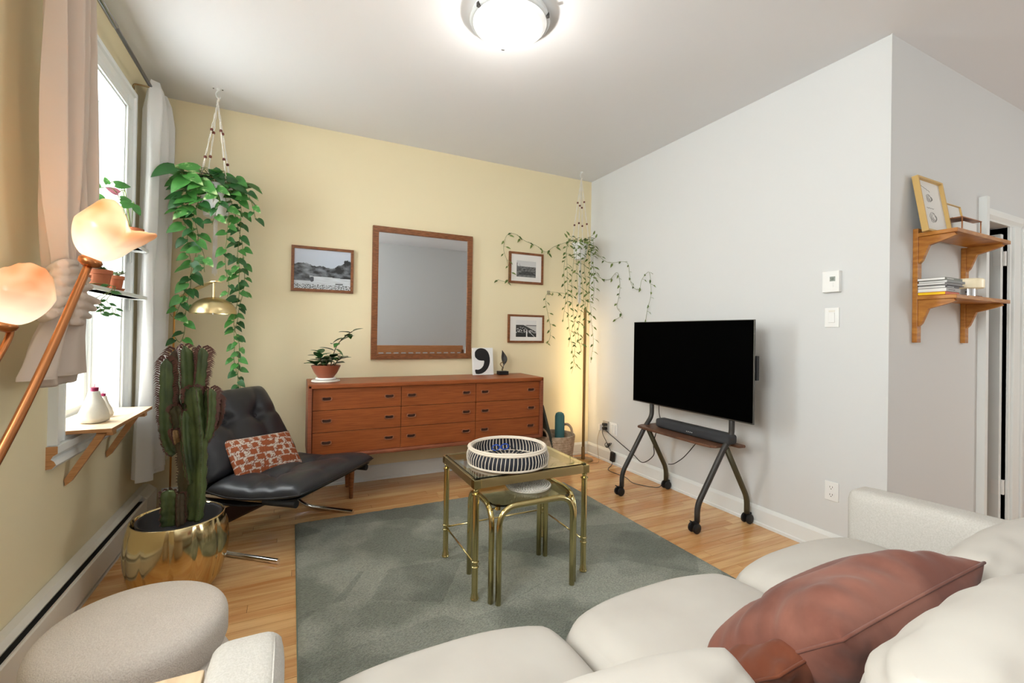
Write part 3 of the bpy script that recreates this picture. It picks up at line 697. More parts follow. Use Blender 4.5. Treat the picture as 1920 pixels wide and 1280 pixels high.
# trivet on the smaller table
b = B(); ic = (1.022, 1.884); zt = IZ-.0075
lathe(b, [(0, zt), (.104, zt), (.106, zt+.004), (.104, zt+.008), (0, zt+.010)], (*ic, 0), 48)
for q in range(9):
    rr = .010+q*.0115
    for k in range(max(6, int(2*PI*rr/.012))):
        n_ = max(6, int(2*PI*rr/.012)); a = 2*PI*k/n_+q*.3; a2 = a+2*PI/n_*.8
        tube(b, [(ic[0]+rr*math.cos(a), ic[1]+rr*math.sin(a), zt+.009), (ic[0]+(rr+.003)*math.cos((a+a2)/2), ic[1]+(rr+.003)*math.sin((a+a2)/2), zt+.0125), (ic[0]+(rr+.006)*math.cos(a2), ic[1]+(rr+.006)*math.sin(a2), zt+.009)], .0038, 4)
tag(obj('woven_trivet', b, rope, None, True), 'round cream woven trivet on the smaller brass table', 'trivet')

# ---------------------------------------------------------------- television, stand, soundbar
t = thing('television_stand', 'dark metal rolling stand with wooden shelf carrying the television', 'stand', (2.36, 2.2, 0))
CAS = [(2.14, 2.55), (2.145, 1.885), (2.56, 1.85), (2.56, 2.52)]
for (fx, fy), (bx_, by_), ay_ in ((CAS[0], CAS[3], 2.492), (CAS[1], CAS[2], 1.828)):
    r = .0165
    b = B(); tube(b, fillet([(fx+.012, fy, .062), (fx+.012, fy, .155), (2.325, ay_+.008, .50), (2.372, ay_, .56), (2.372, ay_, .80)], .05, 6), r, 14); obj('front_leg', b, black_metal, t, True)
    b = B(); tube(b, fillet([(bx_-.012, by_, .062), (bx_-.012, by_, .155), (2.338, ay_+.008, .485)], .05, 6), r, 14); obj('rear_leg', b, mat('bronze_metal', (78, 72, 52), .45, .3), t, True)
    obj('wall_mount_arm', box(2.378, 2.402, ay_-.016, ay_+.016, .70, 1.16, .003), black_metal, t)
for k, (x, y) in enumerate(CAS):
    c = B(); bx(c, x-.012, x+.02, y-.012, y+.012, .045, .066, .004); co = obj('caster', c, black_pl, t); s_ = .012 if x < 2.3 else -.012
    for dy in (-.018, .018):
        b = B(); lathe(b, [(0, -.009), (.022, -.009), (.029, -.005), (.030, 0), (.029, .005), (.022, .009), (0, .009)], seg=24, M=TM((x-.008, y+dy, .030), rx=PI/2, rz=0)); obj('wheel', b, black_pl, co, 'auto')
    if x < 2.3: b = B(); bx(b, -.018, .012, -.006, .006, 0, .007, .002, M=TM((x-.03, y, .064), ry=.5)); obj('brake_lever', b, black_pl, co)
b = B(); poly = [(2.235, 1.93), (2.245, 1.875), (2.27, 1.853), (2.352, 1.85), (2.397, 1.85), (2.402, 1.80), (2.45, 1.79), (2.45, 2.52), (2.30, 2.525), (2.245, 2.50), (2.235, 2.42)]
prism(b, poly, 2, .488, .504); bmesh.ops.bevel(b, geom=b.edges[:], offset=.003, segments=2, affect='EDGES'); obj('shelf', b, mat('walnut_shelf', (92, 62, 48), .4, col2=(120, 84, 64), nscale=6, stretch=(14, 2, 2), ndetail=5), t)
obj('cross_bar', box(2.384, 2.398, 1.84, 2.48, .86, .92, .003), black_metal, t)
t = thing('television', 'large flat television with a black screen on the rolling stand', 'television', (2.36, 2.16, .655))
TVX = 2.340
obj('casing', box(TVX, TVX+.012, 1.667, 2.658, .656, 1.252, .002), mat('gunmetal', (96, 94, 90), .35, .8), t)
obj('screen', box(TVX-.0006, TVX+.004, 1.671, 2.654, .664, 1.248), screen_m, t)
obj('back_housing', box(TVX+.012, TVX+.036, 1.80, 2.52, .68, 1.05, .008), black_pl, t)
obj('mount_plate', box(TVX+.022, TVX+.040, 1.662, 1.70, .905, 1.045, .003), black_pl, t)
t = thing('soundbar', 'dark grey fabric soundbar on the wooden shelf under the television', 'speaker', (2.36, 2.1, .505))
b = rbox((.085, .60, .066), .022, 8, M=Matrix.Translation((2.362, 2.108, .5385))); obj('body', b, mat('speaker_cloth', (54, 55, 58), .85, bump=.4, bscale=700, bdist=.0006), t, True)
obj('top_panel', box(2.345, 2.38, 2.09, 2.19, .5705, .5725, .001), black_pl, t)
b = B()
for k in range(4): bx(b, 2.3185, 2.3198, 2.075+.014*k, 2.081+.014*k, .53, .5335)
obj('indicator_marks', b, plastic_w, t)

# ---------------------------------------------------------------- outlets, adapters, cables
def plate(name, label, cat, y0, y1, z0, z1, th=.007, m=plastic_w):
    t = thing(name, label, cat, (RX, (y0+y1)/2, z0)); obj('plate', box(RX-th, RX-.0005, y0, y1, z0, z1, .002), m, t); return t
t = plate('wall_outlet', 'white double wall outlet low on the white wall beside the sofa arm', 'outlet', 1.359, 1.427, .287, .387)
for zc in (.317, .357):
    b = B(); lathe(b, [(0, 0), (.0155, 0), (.0155, .003), (0, .003)], seg=20, M=TM((RX-.0065, 1.393, zc), ry=-PI/2)); s_ = obj('socket', b, plastic_w, t)
    b = B(); bx(b, RX-.0102, RX-.0093, 1.3855, 1.3875, zc-.001, zc+.008); bx(b, RX-.0102, RX-.0093, 1.3985, 1.4005, zc-.001, zc+.007); bx(b, RX-.0102, RX-.0093, 1.391, 1.395, zc-.009, zc-.005); obj('slot', b, slot_dark, s_)
t = plate('light_switch', 'white rocker light switch on the white wall below the thermostat', 'switch', 1.366, 1.437, 1.211, 1.315)
obj('rocker', box(RX-.012, RX-.006, 1.386, 1.417, 1.235, 1.288, .002), plastic_w, t); obj('dimmer_slot', box(RX-.0085, RX-.0068, 1.386, 1.417, 1.292, 1.302, .0005), heater_m, t)
t = plate('thermostat', 'white wall thermostat with small display above the light switch', 'thermostat', 1.357, 1.440, 1.398, 1.510, .028)
obj('display', box(RX-.0288, RX-.0278, 1.375, 1.402, 1.455, 1.480, .0002), mat('display_grey', (150, 158, 150), .3), t)
b = B()
for q, yy in ((0, 1.394), (1, 1.386)):
    for (a0, a1, c0, c1) in ((0, .005, .0, .001), (0, .005, .0055, .0065), (0, .005, .011, .012), (0, .001, 0, .012) if q else (0, .001, .0, .006), (.004, .005, 0, .012) if q else (.004, .005, .006, .012)): bx(b, RX-.0292, RX-.0287, yy-.0025+a0, yy-.0025+a1, 1.461+c0, 1.461+c1)
obj('digits', b, slot_dark, t)
for zc in (1.443, 1.430):
    b = B(); lathe(b, [(0, 0), (.005, 0), (.0045, .002), (0, .002)], seg=14, M=TM((RX-.0275, 1.388, zc), ry=-PI/2)); obj('button', b, plastic_w, t)
t = plate('wall_outlet', 'grey wall outlet near the corner with black plugs in it', 'outlet', 3.268, 3.345, .262, .362, .012, mat('grey_plastic', (176, 174, 170), .5))
for zc, a in ((.335, 0), (.30, 0)): obj('plug', box(RX-.045, RX-.011, 3.275, 3.315, zc-.012, zc+.012, .004), black_pl, t)
obj('plug', box(RX-.04, RX-.002, 3.348, 3.375, .27, .325, .004), plastic_w, t, label='small white plug')
t = plate('wall_plate', 'white double wall plate right of the plugged outlet', 'wall plate', 3.150, 3.252, .25, .365)
obj('jack_panel', box(RX-.016, RX-.006, 3.165, 3.195, .265, .35, .002), plastic_w, t); obj('jack_panel', box(RX-.012, RX-.006, 3.205, 3.24, .265, .35, .002), plastic_w, t)
def cable(name, label, pts, r, m, sub=6, group=None): b = B(); tube(b, spline(pts, sub), r, 6); return tag(obj(name, b, m, None, True), label, 'cable', group)
t = thing('power_adapter', 'black power adapter hanging below the corner outlet by the baseboard', 'adapter', (2.57, 3.17, .04))
obj('brick', rbox((.028, .045, .085), .006, 4, M=TM((2.562, 3.165, .075), rx=.12)), black_pl, t, True)
b = B(); tube(b, spline([(RX-.046, 3.295, .30), (2.535, 3.275, .26), (2.55, 3.245, .20), (2.552, 3.21, .155), (2.56, 3.185, .118)], 6), .0032, 6); obj('lead', b, black_pl, t, True)
b = B()
for k in range(3):
    tube(b, [(2.545+.006*k, 3.225+.026*math.cos(a*PI/6+k)-.012*k, .165+.020*math.sin(a*PI/6)+.004*k) for a in range(12)], .003, 6, closed=True)
obj('coiled_lead', b, black_pl, t, True)
cable('power_cable', 'black cable from the corner outlet sagging to the television stand', [(RX-.046, 3.29, .335), (2.54, 3.24, .30), (2.56, 3.08, .225), (2.56, 2.90, .165), (2.5, 2.72, .15), (2.46, 2.56, .25), (2.42, 2.52, .35), (2.40, 2.47, .46)], .0034, black_pl)
cable('power_cable', 'thin black cable running over the floor from the adapter to the rear caster', [(2.56, 3.16, .03), (2.54, 3.15, .006), (2.43, 3.05, .004), (2.44, 2.85, .004), (2.40, 2.72, .004), (2.44, 2.62, .004), (2.50, 2.56, .004), (2.53, 2.54, .03), (2.55, 2.52, .12)], .0026, black_pl)
cable('power_cable', 'black cable looping under the shelf of the television stand', [(2.47, 2.42, .22), (2.46, 2.36, .24), (2.44, 2.27, .30), (2.42, 2.20, .36), (2.40, 2.12, .44), (2.40, 2.08, .48)], .003, black_pl)
cable('power_cable', 'black cable dropping from the television to the soundbar', [(2.385, 2.43, .68), (2.40, 2.45, .62), (2.42, 2.46, .56), (2.44, 2.44, .51)], .003, black_pl)
cable('power_cable', 'thin pale wire hanging from the corner outlet to the brass lamp base', [(RX-.03, 3.36, .28), (2.55, 3.37, .18), (2.53, 3.33, .07), (2.50, 3.28, .008), (2.44, 3.27, .005), (2.36, 3.33, .004), (2.30, 3.40, .004)], .0018, brass_dull)
cable('power_cable', 'pale wire coiled on the floor between basket and brass lamp base', [(2.40, 3.50, .004), (2.30, 3.49, .005), (2.22, 3.44, .006), (2.27, 3.39, .012), (2.36, 3.43, .012), (2.34, 3.49, .018), (2.24, 3.48, .018), (2.20, 3.42, .010), (2.28, 3.41, .018), (2.36, 3.47, .022)], .0022, ceramic)

# ---------------------------------------------------------------- corner lamp
lx, ly = 2.418, 3.406
t = thing('floor_lamp', 'slim straight brass floor lamp standing in the corner behind the trailing plant', 'lamp', (lx, ly, 0))
b = B(); lathe(b, [(0, .001), (.088, .001), (.091, .004), (.089, .008), (.02, .012), (0, .012)], (lx, ly, 0), 40); obj('base', b, brass_dull, t, True)
b = B(); lathe(b, [(.0155, .01), (.0165, .014), (.0165, .118), (.015, .122), (.0, .123)], (lx, ly, 0), 20); obj('collar', b, brass_dull, t, 'auto')
b = B(); prism(b, [(lx-.011, ly-.011), (lx+.011, ly-.011), (lx+.011, ly+.009), (lx-.011, ly+.009)], 2, .12, 1.395); bmesh.ops.bevel(b, geom=b.edges[:], offset=.003, segments=2, affect='EDGES'); obj('pole', b, brass_dull, t, 'auto')
obj('light_strip', box(lx-.001, lx+.010, ly+.0092, ly+.012, .20, 1.385), mat('warm_strip', (255, 214, 150), .5, emit=(255, 222, 168), estr=26), t, label='glowing light strip on the back of the pole')

# ---------------------------------------------------------------- basket with foam roller and board
t = thing('seagrass_basket', 'round seagrass basket with loop handles on the floor right of the dresser', 'basket', (2.055, 3.33, 0))
bc = (2.06, 3.32)
b = B(); prof = [(.0, .004), (.135, .004), (.142, .02), (.160, .16), (.170, .285), (.164, .288), (.154, .16), (.136, .02), (0, .016)]
pp = []
for i in range(4, 58):
    z = i*.005; r = .142+.028*z/.285; pp.append((r+.0028*abs(math.sin(i*PI/4)), z))
lathe(b, [(0, .002), (.138, .004)]+pp+[(.165, .292), (.158, .290), (.150, .15), (.132, .02), (0, .016)], (*bc, 0), 48, rfun=lambda t_, z: 1+.006*math.sin(t_*24+z*300)); obj('body', b, seagrass, t, True)
for a in (R_(20), R_(200)):
    b = B(); c_, s_ = math.cos(a), math.sin(a)
    P = [(bc[0]+c_*.166-s_*q*.06, bc[1]+s_*.166+c_*q*.06, .280+.07*(1-q*q)**.5+.0) for q in (-1, -.85, -.5, 0, .5, .85, 1)]; tube(b, spline(P, 4), .011, 8); obj('handle', b, seagrass, t, True)
b = B(); lathe(b, [(0, 0), (.040, 0), (.042, .01), (.042, .40), (.034, .425), (.018, .435), (0, .436)], seg=24, M=TM((bc[0]+.06, bc[1]+.02, .03), rx=-.04, ry=.02)); tag(obj('foam_roller', b, teal, None, 'auto'), 'teal rounded roller standing up in the seagrass basket', 'roller')
b = box(-.19, .19, -.008, .008, 0, .50, .004, M=TM((1.925, 3.36, .025), rx=0, ry=.0) @ Matrix.Rotation(R_(-72), 4, 'Z') @ Matrix.Rotation(R_(18), 4, 'X'))
bmesh.ops.recalc_face_normals(b, faces=b.faces)
b.free(); b = box(-.011, .011, -.13, .13, 0, .56, .004, M=TM((2.02, 3.32, .03), ry=R_(-17)))
tag(obj('slate_board', b, mat('slate', (62, 66, 60), .35), None), 'dark grey board leaning from the basket against the dresser end', 'board')

# ---------------------------------------------------------------- wall shelf right
SZ = (1.352, 1.668)
t = thing('wall_shelf', 'two tier stained wood bracket shelf on the grey wall by the doorway', 'shelf', (3.1, YC, 1.13))
for x in (2.835, 3.37):
    obj('upright', box(x-.014, x+.026, YC-.022, YC-.0005, 1.137, 1.712 if x < 3 else 1.668, .002), shelf_wood, t)
    for z in SZ:
        b = B(); yb = YC-.022
        prism(b, [(yb, z-.0005), (yb-.135, z-.0005), (yb-.142, z-.012), (yb-.118, z-.022), (yb-.040, z-.046), (yb-.014, z-.118), (yb, z-.135)], 0, x-.006, x+.016); obj('bracket', b, shelf_wood, t)
for z in SZ: obj('shelf_board', box(2.815, 3.435, .975, YC-.023, z, z+.019, .002), shelf_wood, t)
z = SZ[0]+.0195
bk = [(.015, (248, 204, 20), (214, 92, 34), .0, 'yellow book with orange spine, lowest of the shelf stack'), (.018, (206, 202, 200), (168, 164, 162), .0, 'thick pale grey book second from the bottom of the stack'), (.011, (226, 222, 214), (66, 58, 60), .0, 'cream book with dark spine third from the bottom of the stack'),
      (.005, (220, 218, 214), (70, 60, 62), .006, 'thin dark pamphlet in the middle of the book stack'), (.010, (180, 176, 178), (128, 124, 122), -.004, 'grey marbled magazine lying fifth in the book stack'), (.012, (240, 240, 242), (128, 130, 128), .008, 'white and grey book second from the top of the stack'), (.013, (244, 244, 246), (110, 112, 100), -.004, 'white paged book with olive spine on top of the stack')]
z += .0005
for k, (h, pc, scol, dx, lab) in enumerate(bk):
    x0, x1 = 2.812+dx, 2.985+dx*1.5+(.01 if k > 3 else 0)-(.03 if k < 3 else 0); y0, y1 = 1.015-(k % 2)*.004, 1.123
    t = thing('book', lab, 'book', (x0, y0, z), 'books stacked on the lower wall shelf')
    cm_ = mat('cover_%d' % k, scol, .5); pm = mat('pages_%d' % k, pc, .7) if k == 0 else mat('pages', (240, 238, 234), .8)
    if k == 0: pm = mat('yellow_pages', (248, 204, 20), .6)
    cv = B(); bx(cv, x0, x1, y0, y1, z, z+.0012); bx(cv, x0, x1, y0, y1, z+h-.0018, z+h-.0006); bx(cv, x0, x1, y0, y0+.0015, z+.0012, z+h-.0018); obj('cover', cv, cm_, t)
    obj('page_block', box(x0+.001, x1-.002, y0+.0016, y1-.002, z+.0013, z+h-.0019), pm, t)
    if k in (1, 2, 6):
        lt = B()
        for q in range(7): bx(lt, x0+.02+q*.010, x0+.026+q*.010, y0-.0004, y0+.0001, z+h*.35, z+h*.6)
        obj('spine_lettering', lt, mat('ink_grey', (90, 88, 90), .6) if k == 1 else ceramic, t)
    z += h
# mushroom table lamp
t = thing('table_lamp', 'small cream drum shade table lamp with chrome stem on the lower wall shelf', 'lamp', (3.13, 1.05, SZ[0]+.02)); c_ = (3.17, 1.055, 0); z = SZ[0]+.0195
b = B(); lathe(b, [(0, z), (.046, z), (.046, z+.006), (0, z+.006)], c_, 32); obj('base', b, walnut, t, 'auto')
b = B(); lathe(b, [(0, z+.006), (.030, z+.006), (.030, z+.055), (0, z+.055)], c_, 32); obj('stem', b, chrome, t, 'auto')
b = B(); lathe(b, [(.0, z+.050), (.058, z+.050), (.062, z+.054), (.062, z+.094), (.056, z+.100), (0, z+.101)], c_, 40); obj('shade', b, mat('cream_shade', (238, 228, 200), .35, emit=(255, 236, 190), estr=.12), t, 'auto')
t = tag(obj('coaster', box(3.10, 3.14, .99, 1.03, SZ[0]+.0195, SZ[0]+.026, .001), walnut), 'small dark wooden block beside the cream drum lamp on the shelf', 'block')
# frames on the top board
zt = SZ[1]+.0195
def lean_frame(name, label, x0, y0, wd, ht, tilt, rz, m, fd, fw, draw):
    M = Matrix.Translation((x0, y0, zt)) @ Matrix.Rotation(rz, 4, 'Z') @ Matrix.Rotation(-tilt, 4, 'X')
    t = thing(name, label, 'picture', (x0, y0, zt))
    for a in ((0, fw, 0, ht), (wd-fw, wd, 0, ht), (fw, wd-fw, 0, fw), (fw, wd-fw, ht-fw, ht)): obj('frame_side', box(a[0], a[1], 0, fd, a[2], a[3], .0006, M=M), m, t)
    obj('paper_sheet', box(fw, wd-fw, fd*.62, fd*.7, fw, ht-fw, M=M), paper, t)
    b = B(); tl = fd*.62-.0008
    for S in draw: tube(b, [M @ Vector((fw+u*(wd-2*fw), tl, fw+v*(ht-2*fw))) for u, v in S], .0006, 4)
    obj('pencil_drawing', b, mat('pencil', (110, 106, 104), .8), t); return t
rr_ = random.Random(5); D1 = []
for cx_, cy_, r_ in ((.42, .66, .10), (.45, .28, .13)):
    for q in range(5): D1.append([(cx_+r_*(1-.15*q)*math.cos(a*.5+q)*(.8+.3*rr_.random())+.03*q, cy_+r_*(1-.15*q)*math.sin(a*.5+q)*.8) for a in range(10)])
D1.append([(.12+.05*i, .90-.012*i+.01*math.sin(i*3)) for i in range(9)]); D1.append([(.25+.04*i, .46+.012*math.sin(i*2.6)) for i in range(9)])
pale_gold = mat('pale_gold_frame', (214, 178, 112), .35)
lean_frame('picture_frame', 'larger pale gold framed line drawing leaning at the left of the upper shelf', 2.778, 1.068, .262, .288, R_(9), 0, pale_gold, .026, .010, D1)
bx_z = zt
t = thing('box', 'white card stack under a copper stand behind the gold frame on the shelf', 'box', (3.16, 1.08, zt))
obj('card_block', box(3.10, 3.25, 1.05, 1.12, zt+.0005, zt+.080, .001), plastic_w, t); b = B(); bx(b, 3.045, 3.27, 1.035, 1.125, zt+.092, zt+.096, .001); bx(b, 3.264, 3.268, 1.037, 1.041, zt, zt+.092); bx(b, 3.047, 3.051, 1.037, 1.041, zt, zt+.092); obj('copper_top', b, copper, t)
zt += .0965
lean_frame('picture_frame', 'smaller pale gold framed sketch standing on the copper stand on the upper shelf', 3.04, 1.09, .185, .088, R_(10), 0, pale_gold, .012, .004, [[(.35+.03*i, .12+.05*math.sin(i*1.3)) for i in range(10)]])
zt -= .0965
t = thing('notepad', 'thin white notepads lying flat at the right of the upper shelf', 'notepad', (3.32, 1.0, zt))
obj('pad', box(3.30, 3.40, 1.0, 1.10, zt+.0004, zt+.006, .001), plastic_w, t); obj('pad', box(3.31, 3.405, .995, 1.09, zt+.0064, zt+.012, .001, M=None), mat('pale_blue_card', (206, 214, 222), .6), t)

# ---------------------------------------------------------------- ceiling light
clp = at(956, 42, 2, CZ-.036); clx, cly = clp.x, clp.y
t = thing('ceiling_light', 'round white glass flush mount ceiling light', 'light', (clx, cly, CZ))
b = B(); lathe(b, [(0, CZ-.0005), (.172, CZ-.0005), (.178, CZ-.010), (.178, CZ-.026), (.162, CZ-.030), (0, CZ-.03)], (clx, cly, 0), 48); obj('pan', b, trim_m, t, 'auto')
b = B(); lathe(b, [(.183, CZ-.032), (.187, CZ-.036), (.178, CZ-.046), (.160, CZ-.046), (.160, CZ-.035)], (clx, cly, 0), 48, cap=False); obj('glass_rim', b, mat('etched_glass', (214, 218, 220), .3), t, True)
b = B(); lathe(b, [(.174, CZ-.042), (.170, CZ-.052), (.152, CZ-.070), (.120, CZ-.085), (.076, CZ-.096), (.03, CZ-.101), (0, CZ-.102)], (clx, cly, 0), 48, cap=False); obj('glass_dome', b, mat('opal_glass', (240, 240, 240), .2, emit=(255, 252, 246), estr=.30), t, True)
for k in range(3):
    a = R_(75+120*k); b = B(); bx(b, -.010, .004, -.008, .008, -.014, .006, .002, M=Matrix.Translation((clx+.185*math.cos(a), cly+.185*math.sin(a), CZ-.038)) @ Matrix.Rotation(a, 4, 'Z')); obj('clip', b, black_metal, t)
pl = bpy.data.lights.new('ceiling_bulb', 'POINT'); pl.energy = 5; pl.color = (1, .97, .92); pl.shadow_soft_size = .01; po = bpy.data.objects.new('ceiling_bulb', pl); C.objects.link(po); po.location = (clx, cly, CZ-.2)

# ---------------------------------------------------------------- curtains and rod
CX = LX+.075
t = thing('curtain_rod', 'grey metal curtain rod under the ceiling above the window', 'curtain rod', (CX, 2.6, 2.53)); RZ = 2.515
b = B(); tube(b, [(CX, 1.15, RZ), (CX, 2.62, RZ)], .012, 12); obj('rod', b, mat('grey_metal', (150, 150, 154), .25, .9), t, 'auto')
b = B(); tube(b, [(CX, 2.60, RZ), (CX, 3.50, RZ)], .0095, 12); obj('inner_rod', b, mat('grey_metal_dark', (118, 118, 124), .3, .9), t, 'auto')
b = B(); tube(b, fillet([(LX+.004, 3.165, RZ-.045), (LX+.004, 3.165, RZ-.01), (CX+.0, 3.165, RZ-.012)], .015, 4), .005, 8); tube(b, [(LX+.002, 3.165, RZ-.03), (LX+.008, 3.165, RZ-.03)], .012, 10); obj('bracket', b, brass_dull, t, True)
b = B(); tube(b, fillet([(LX+.004, 1.4, RZ-.045), (LX+.004, 1.4, RZ-.01), (CX+.0, 1.4, RZ-.012)], .015, 4), .005, 8); obj('bracket', b, brass_dull, t, True)

def drape(rows, n=110, pl=9, ph=0.0, amp=.018, cap=True, seed=0):
    """rows: (z, y0, y1, depth, x centre, pleat factor) -> closed pleated cloth"""
    bm = B(); rs = []
    for z, y0, y1, dp, xc, pf in rows:
        ring = []
        for k in range(n):
            a = 2*PI*k/n; c_, s_ = math.cos(a), math.sin(a)
            y = (y0+y1)/2+(y1-y0)/2*c_; x = xc+dp*s_
            w_ = math.sin(pl*(y-y0)/(max(.02, y1-y0))*PI+ph+1.5*noise.noise(Vector((0, z*1.2, seed))))+.5*math.sin(pl*1.7*(y-y0)/(max(.02, y1-y0))*PI+z*2+seed)
            x += amp*pf*w_*(1 if s_ > -.2 else .6)
            ring.append(Vector((x, y+.006*noise.noise(Vector((z*3, a*2, seed))), z)))
        rs.append(ring)
    rings(bm, rs, cap=cap); bmesh.ops.recalc_face_normals(bm, faces=bm.faces); return bm
def interp(rows, sub=5):
    out = []
    for i in range(len(rows)-1):
        for k in range(sub): t_ = k/sub; out.append(tuple(a+(b_-a)*t_ for a, b_ in zip(rows[i], rows[i+1])))
    out.append(rows[-1]); return out
def from_px(rows, X, dp, pf):
    out = []
    for (y_, l_, r_), d_, p_ in zip(rows, dp, pf):
        A = at(l_, y_, 0, X); E = at(r_, y_, 0, X); out.append(((A.z+E.z)/2, A.y, E.y, d_, X, p_))
    return out
t = thing('curtain', 'beige linen curtain knotted halfway up, hanging at the near side of the window', 'curtain', (LX+.1, 2.0, 2.5))
XC = LX+.115
rows = from_px([(-25, 86, 160), (100, 84, 161), (240, 82, 162), (330, 82, 160), (400, 84, 157), (450, 90, 148), (490, 96, 142), (530, 98, 142)], XC, [.022, .022, .022, .022, .024, .026, .030, .03], [1, 1, 1, 1, .9, .8, .7, .5])
rows = [(2.50, rows[0][1]-.02, rows[0][2], .022, XC, 1)]+[r for r in rows if r[0] < 2.48]
obj('upper_drape', drape(interp(rows, 6), n=220, pl=7, amp=.026, seed=2), curtain_a, t, True)
b = B()
K = lambda px, py, dx=0: at(px, py, 0, XC+dx)
kc = K(122, 550)
lathe(b, [(0, -.125), (.045, -.115), (.066, -.07), (.074, 0), (.062, .07), (.038, .115), (0, .125)], seg=32, M=Matrix.Translation(kc) @ Matrix.Rotation(.12, 4, 'X') @ Matrix.Diagonal((.55, 1, 1, 1)))
for P, r in (([(90, 508), (118, 494), (146, 494)], .020), ([(84, 526), (120, 508), (156, 510)], .021), ([(79, 546), (118, 527), (163, 524)], .023), ([(76, 566), (116, 546), (168, 538)], .023), ([(75, 586), (108, 566), (158, 552)], .022), ([(78, 600), (100, 588), (130, 572)], .018),
             ([(105, 556), (150, 556), (184, 566)], .020), ([(108, 574), (148, 572), (176, 579)], .020), ([(112, 590), (146, 588), (166, 593)], .020), ([(118, 606), (142, 603), (156, 607)], .018)):
    pts_ = spline([K(P[0][0], P[0][1], -.005), K(P[1][0], P[1][1], .056), K(P[2][0], P[2][1], .004)], 6); n_ = len(pts_); tube(b, pts_, [r*.74*(.7+.3*math.sin(PI*(i+.5)/n_)) for i in range(n_)], 10)
ko = obj('knot', b, curtain_a, t, True); md = ko.modifiers.new('remesh', 'REMESH'); md.mode = 'VOXEL'; md.voxel_size = .0038; md.use_smooth_shade = True; m2 = ko.modifiers.new('smooth', 'SMOOTH'); m2.iterations = 3; m2.factor = .5
rows = from_px([(585, 96, 150), (605, 86, 148), (630, 70, 146), (655, 58, 146), (680, 48, 147), (698, 38, 148), (704, 37, 148), (706, 60, 130)], XC, [.03, .034, .036, .04, .042, .044, .044, .03], [.6, .9, 1, 1, 1, 1, 1, .6])
obj('lower_drape', drape(interp(rows, 5), n=160, pl=3.4, amp=.016, seed=9), curtain_a, t, True)
rows = from_px([(690, 66, 132), (705, 66, 130), (719, 70, 126), (721, 74, 124)], XC-.01, [.03, .03, .03, .02], [1, 1, 1, 1])
obj('under_fold', drape(interp(rows, 4), n=120, pl=3, amp=.01, seed=4), curtain_a, t, True)
t = thing('curtain', 'white curtain hanging straight at the far side of the window near the corner', 'curtain', (CX, 3.3, 2.53))
X_ = CX+.004
rows = [(2.565, 3.20, 3.43, .016, X_, .6), (2.52, 3.17, 3.48, .022, X_, 1), (2.40, 3.14, 3.50, .034, X_, 1.2), (2.0, 3.13, 3.49, .036, X_, 1.1), (1.4, 3.09, 3.48, .038, X_, 1.1), (.9, 3.07, 3.49, .04, X_, 1.1), (.33, 3.055, 3.49, .042, X_, 1.2), (.31, 3.055, 3.49, .042, X_, 1.2)]
obj('drape', drape(interp(rows, 8), pl=5, amp=.022, seed=5), curtain_b, t, True)
b = B(); tube(b, [(X_+.062+.006*math.sin(k), 3.09+k*.015, .352) for k in range(27)], .0008, 4); obj('hem_seam', b, curtain_b, t)

# ---------------------------------------------------------------- shelves in the window
for z, lab in ((1.302, 'white window shelf carrying the two small terracotta pots'), (1.560, 'white window shelf above the two terracotta pots')):
    t = thing('window_shelf', lab, 'shelf', (LX+.1, 2.7, z)); y1 = WY1+CW-.045
    obj('shelf_board', box(LX-.085, LX+.10, WY0+.02, WY1-.018, z, z+.018, .002), trim_m, t); obj('front_board', box(LX+.032, LX+.102, WY0-.06, y1, z, z+.018, .002), trim_m, t)
    for yy in (WY0-.03, y1-.02):
        b = B(); bx(b, LX+.026, LX+.095, yy-.009, yy+.009, z-.003, z-.0002); bx(b, LX+.0265, LX+.030, yy-.009, yy+.009, z-.06, z-.003); obj('bracket', b, trim_m, t)
# plywood drop shelf at the sill
t = thing('window_shelf', 'pale plywood shelf with wooden brackets at the window sill holding white vases', 'shelf', (LX+.1, 2.7, .71)); zs = .718
b = B(); prism(b, [(LX-.10, WY0+.018), (LX+.155, WY0+.018), (LX+.155, 2.985), (LX-.10, 3.02)], 2, zs, zs+.014); obj('shelf_board', b, ply, t)
b = B(); bx(b, LX+.1552, LX+.1568, WY0+.018, 2.985, zs, zs+.014); bx(b, LX+.012, LX+.155, WY0+.0162, WY0+.0178, zs, zs+.014); obj('board_edge', b, ply_edge, t)
for yy in (2.45, 2.90):
    obj('cleat', box(LX+.095, LX+.150, yy-.02, yy+.02, zs-.022, zs-.0005, .001), ply_edge, t)
    b = B(); prism(b, [(LX+.13, zs-.012), (LX+.10, zs-.012), (LX+.003, zs-.185), (LX+.006, zs-.212), (LX+.024, zs-.196)], 1, yy-.034, yy-.012); obj('strut', b, ply_edge, t)
def bud_vase(x, y, z, s, ry, lab):
    t = thing('bud_vase', lab, 'vase', (x, y, z), None); b = B()
    prof = [(0, 0), (.030, 0), (.043, .006), (.048, .022), (.043, .048), (.030, .078), (.019, .106), (.017, .120), (.014, .122), (.012, .112), (0, .112)]
    lathe(b, [(r*s, zz*s) for r, zz in prof], seg=28, M=TM((x, y, z+.0005)), rfun=lambda a, zz: 1+.07*math.sin(a*4+zz*60)+.04*math.sin(a*7-zz*90)); obj('body', b, clay, t, True)
    b = B(); lathe(b, [(0, .112*s), (.012*s, .112*s), (.014*s, .136*s), (.004*s, .138*s), (0, .137*s)], (x, y, z+.0005), 16); tube(b, [(x, y, z+.137*s), (x+.002, y, z+.149*s)], .0012, 5); obj('candle_stub', b, candle, t, 'auto')
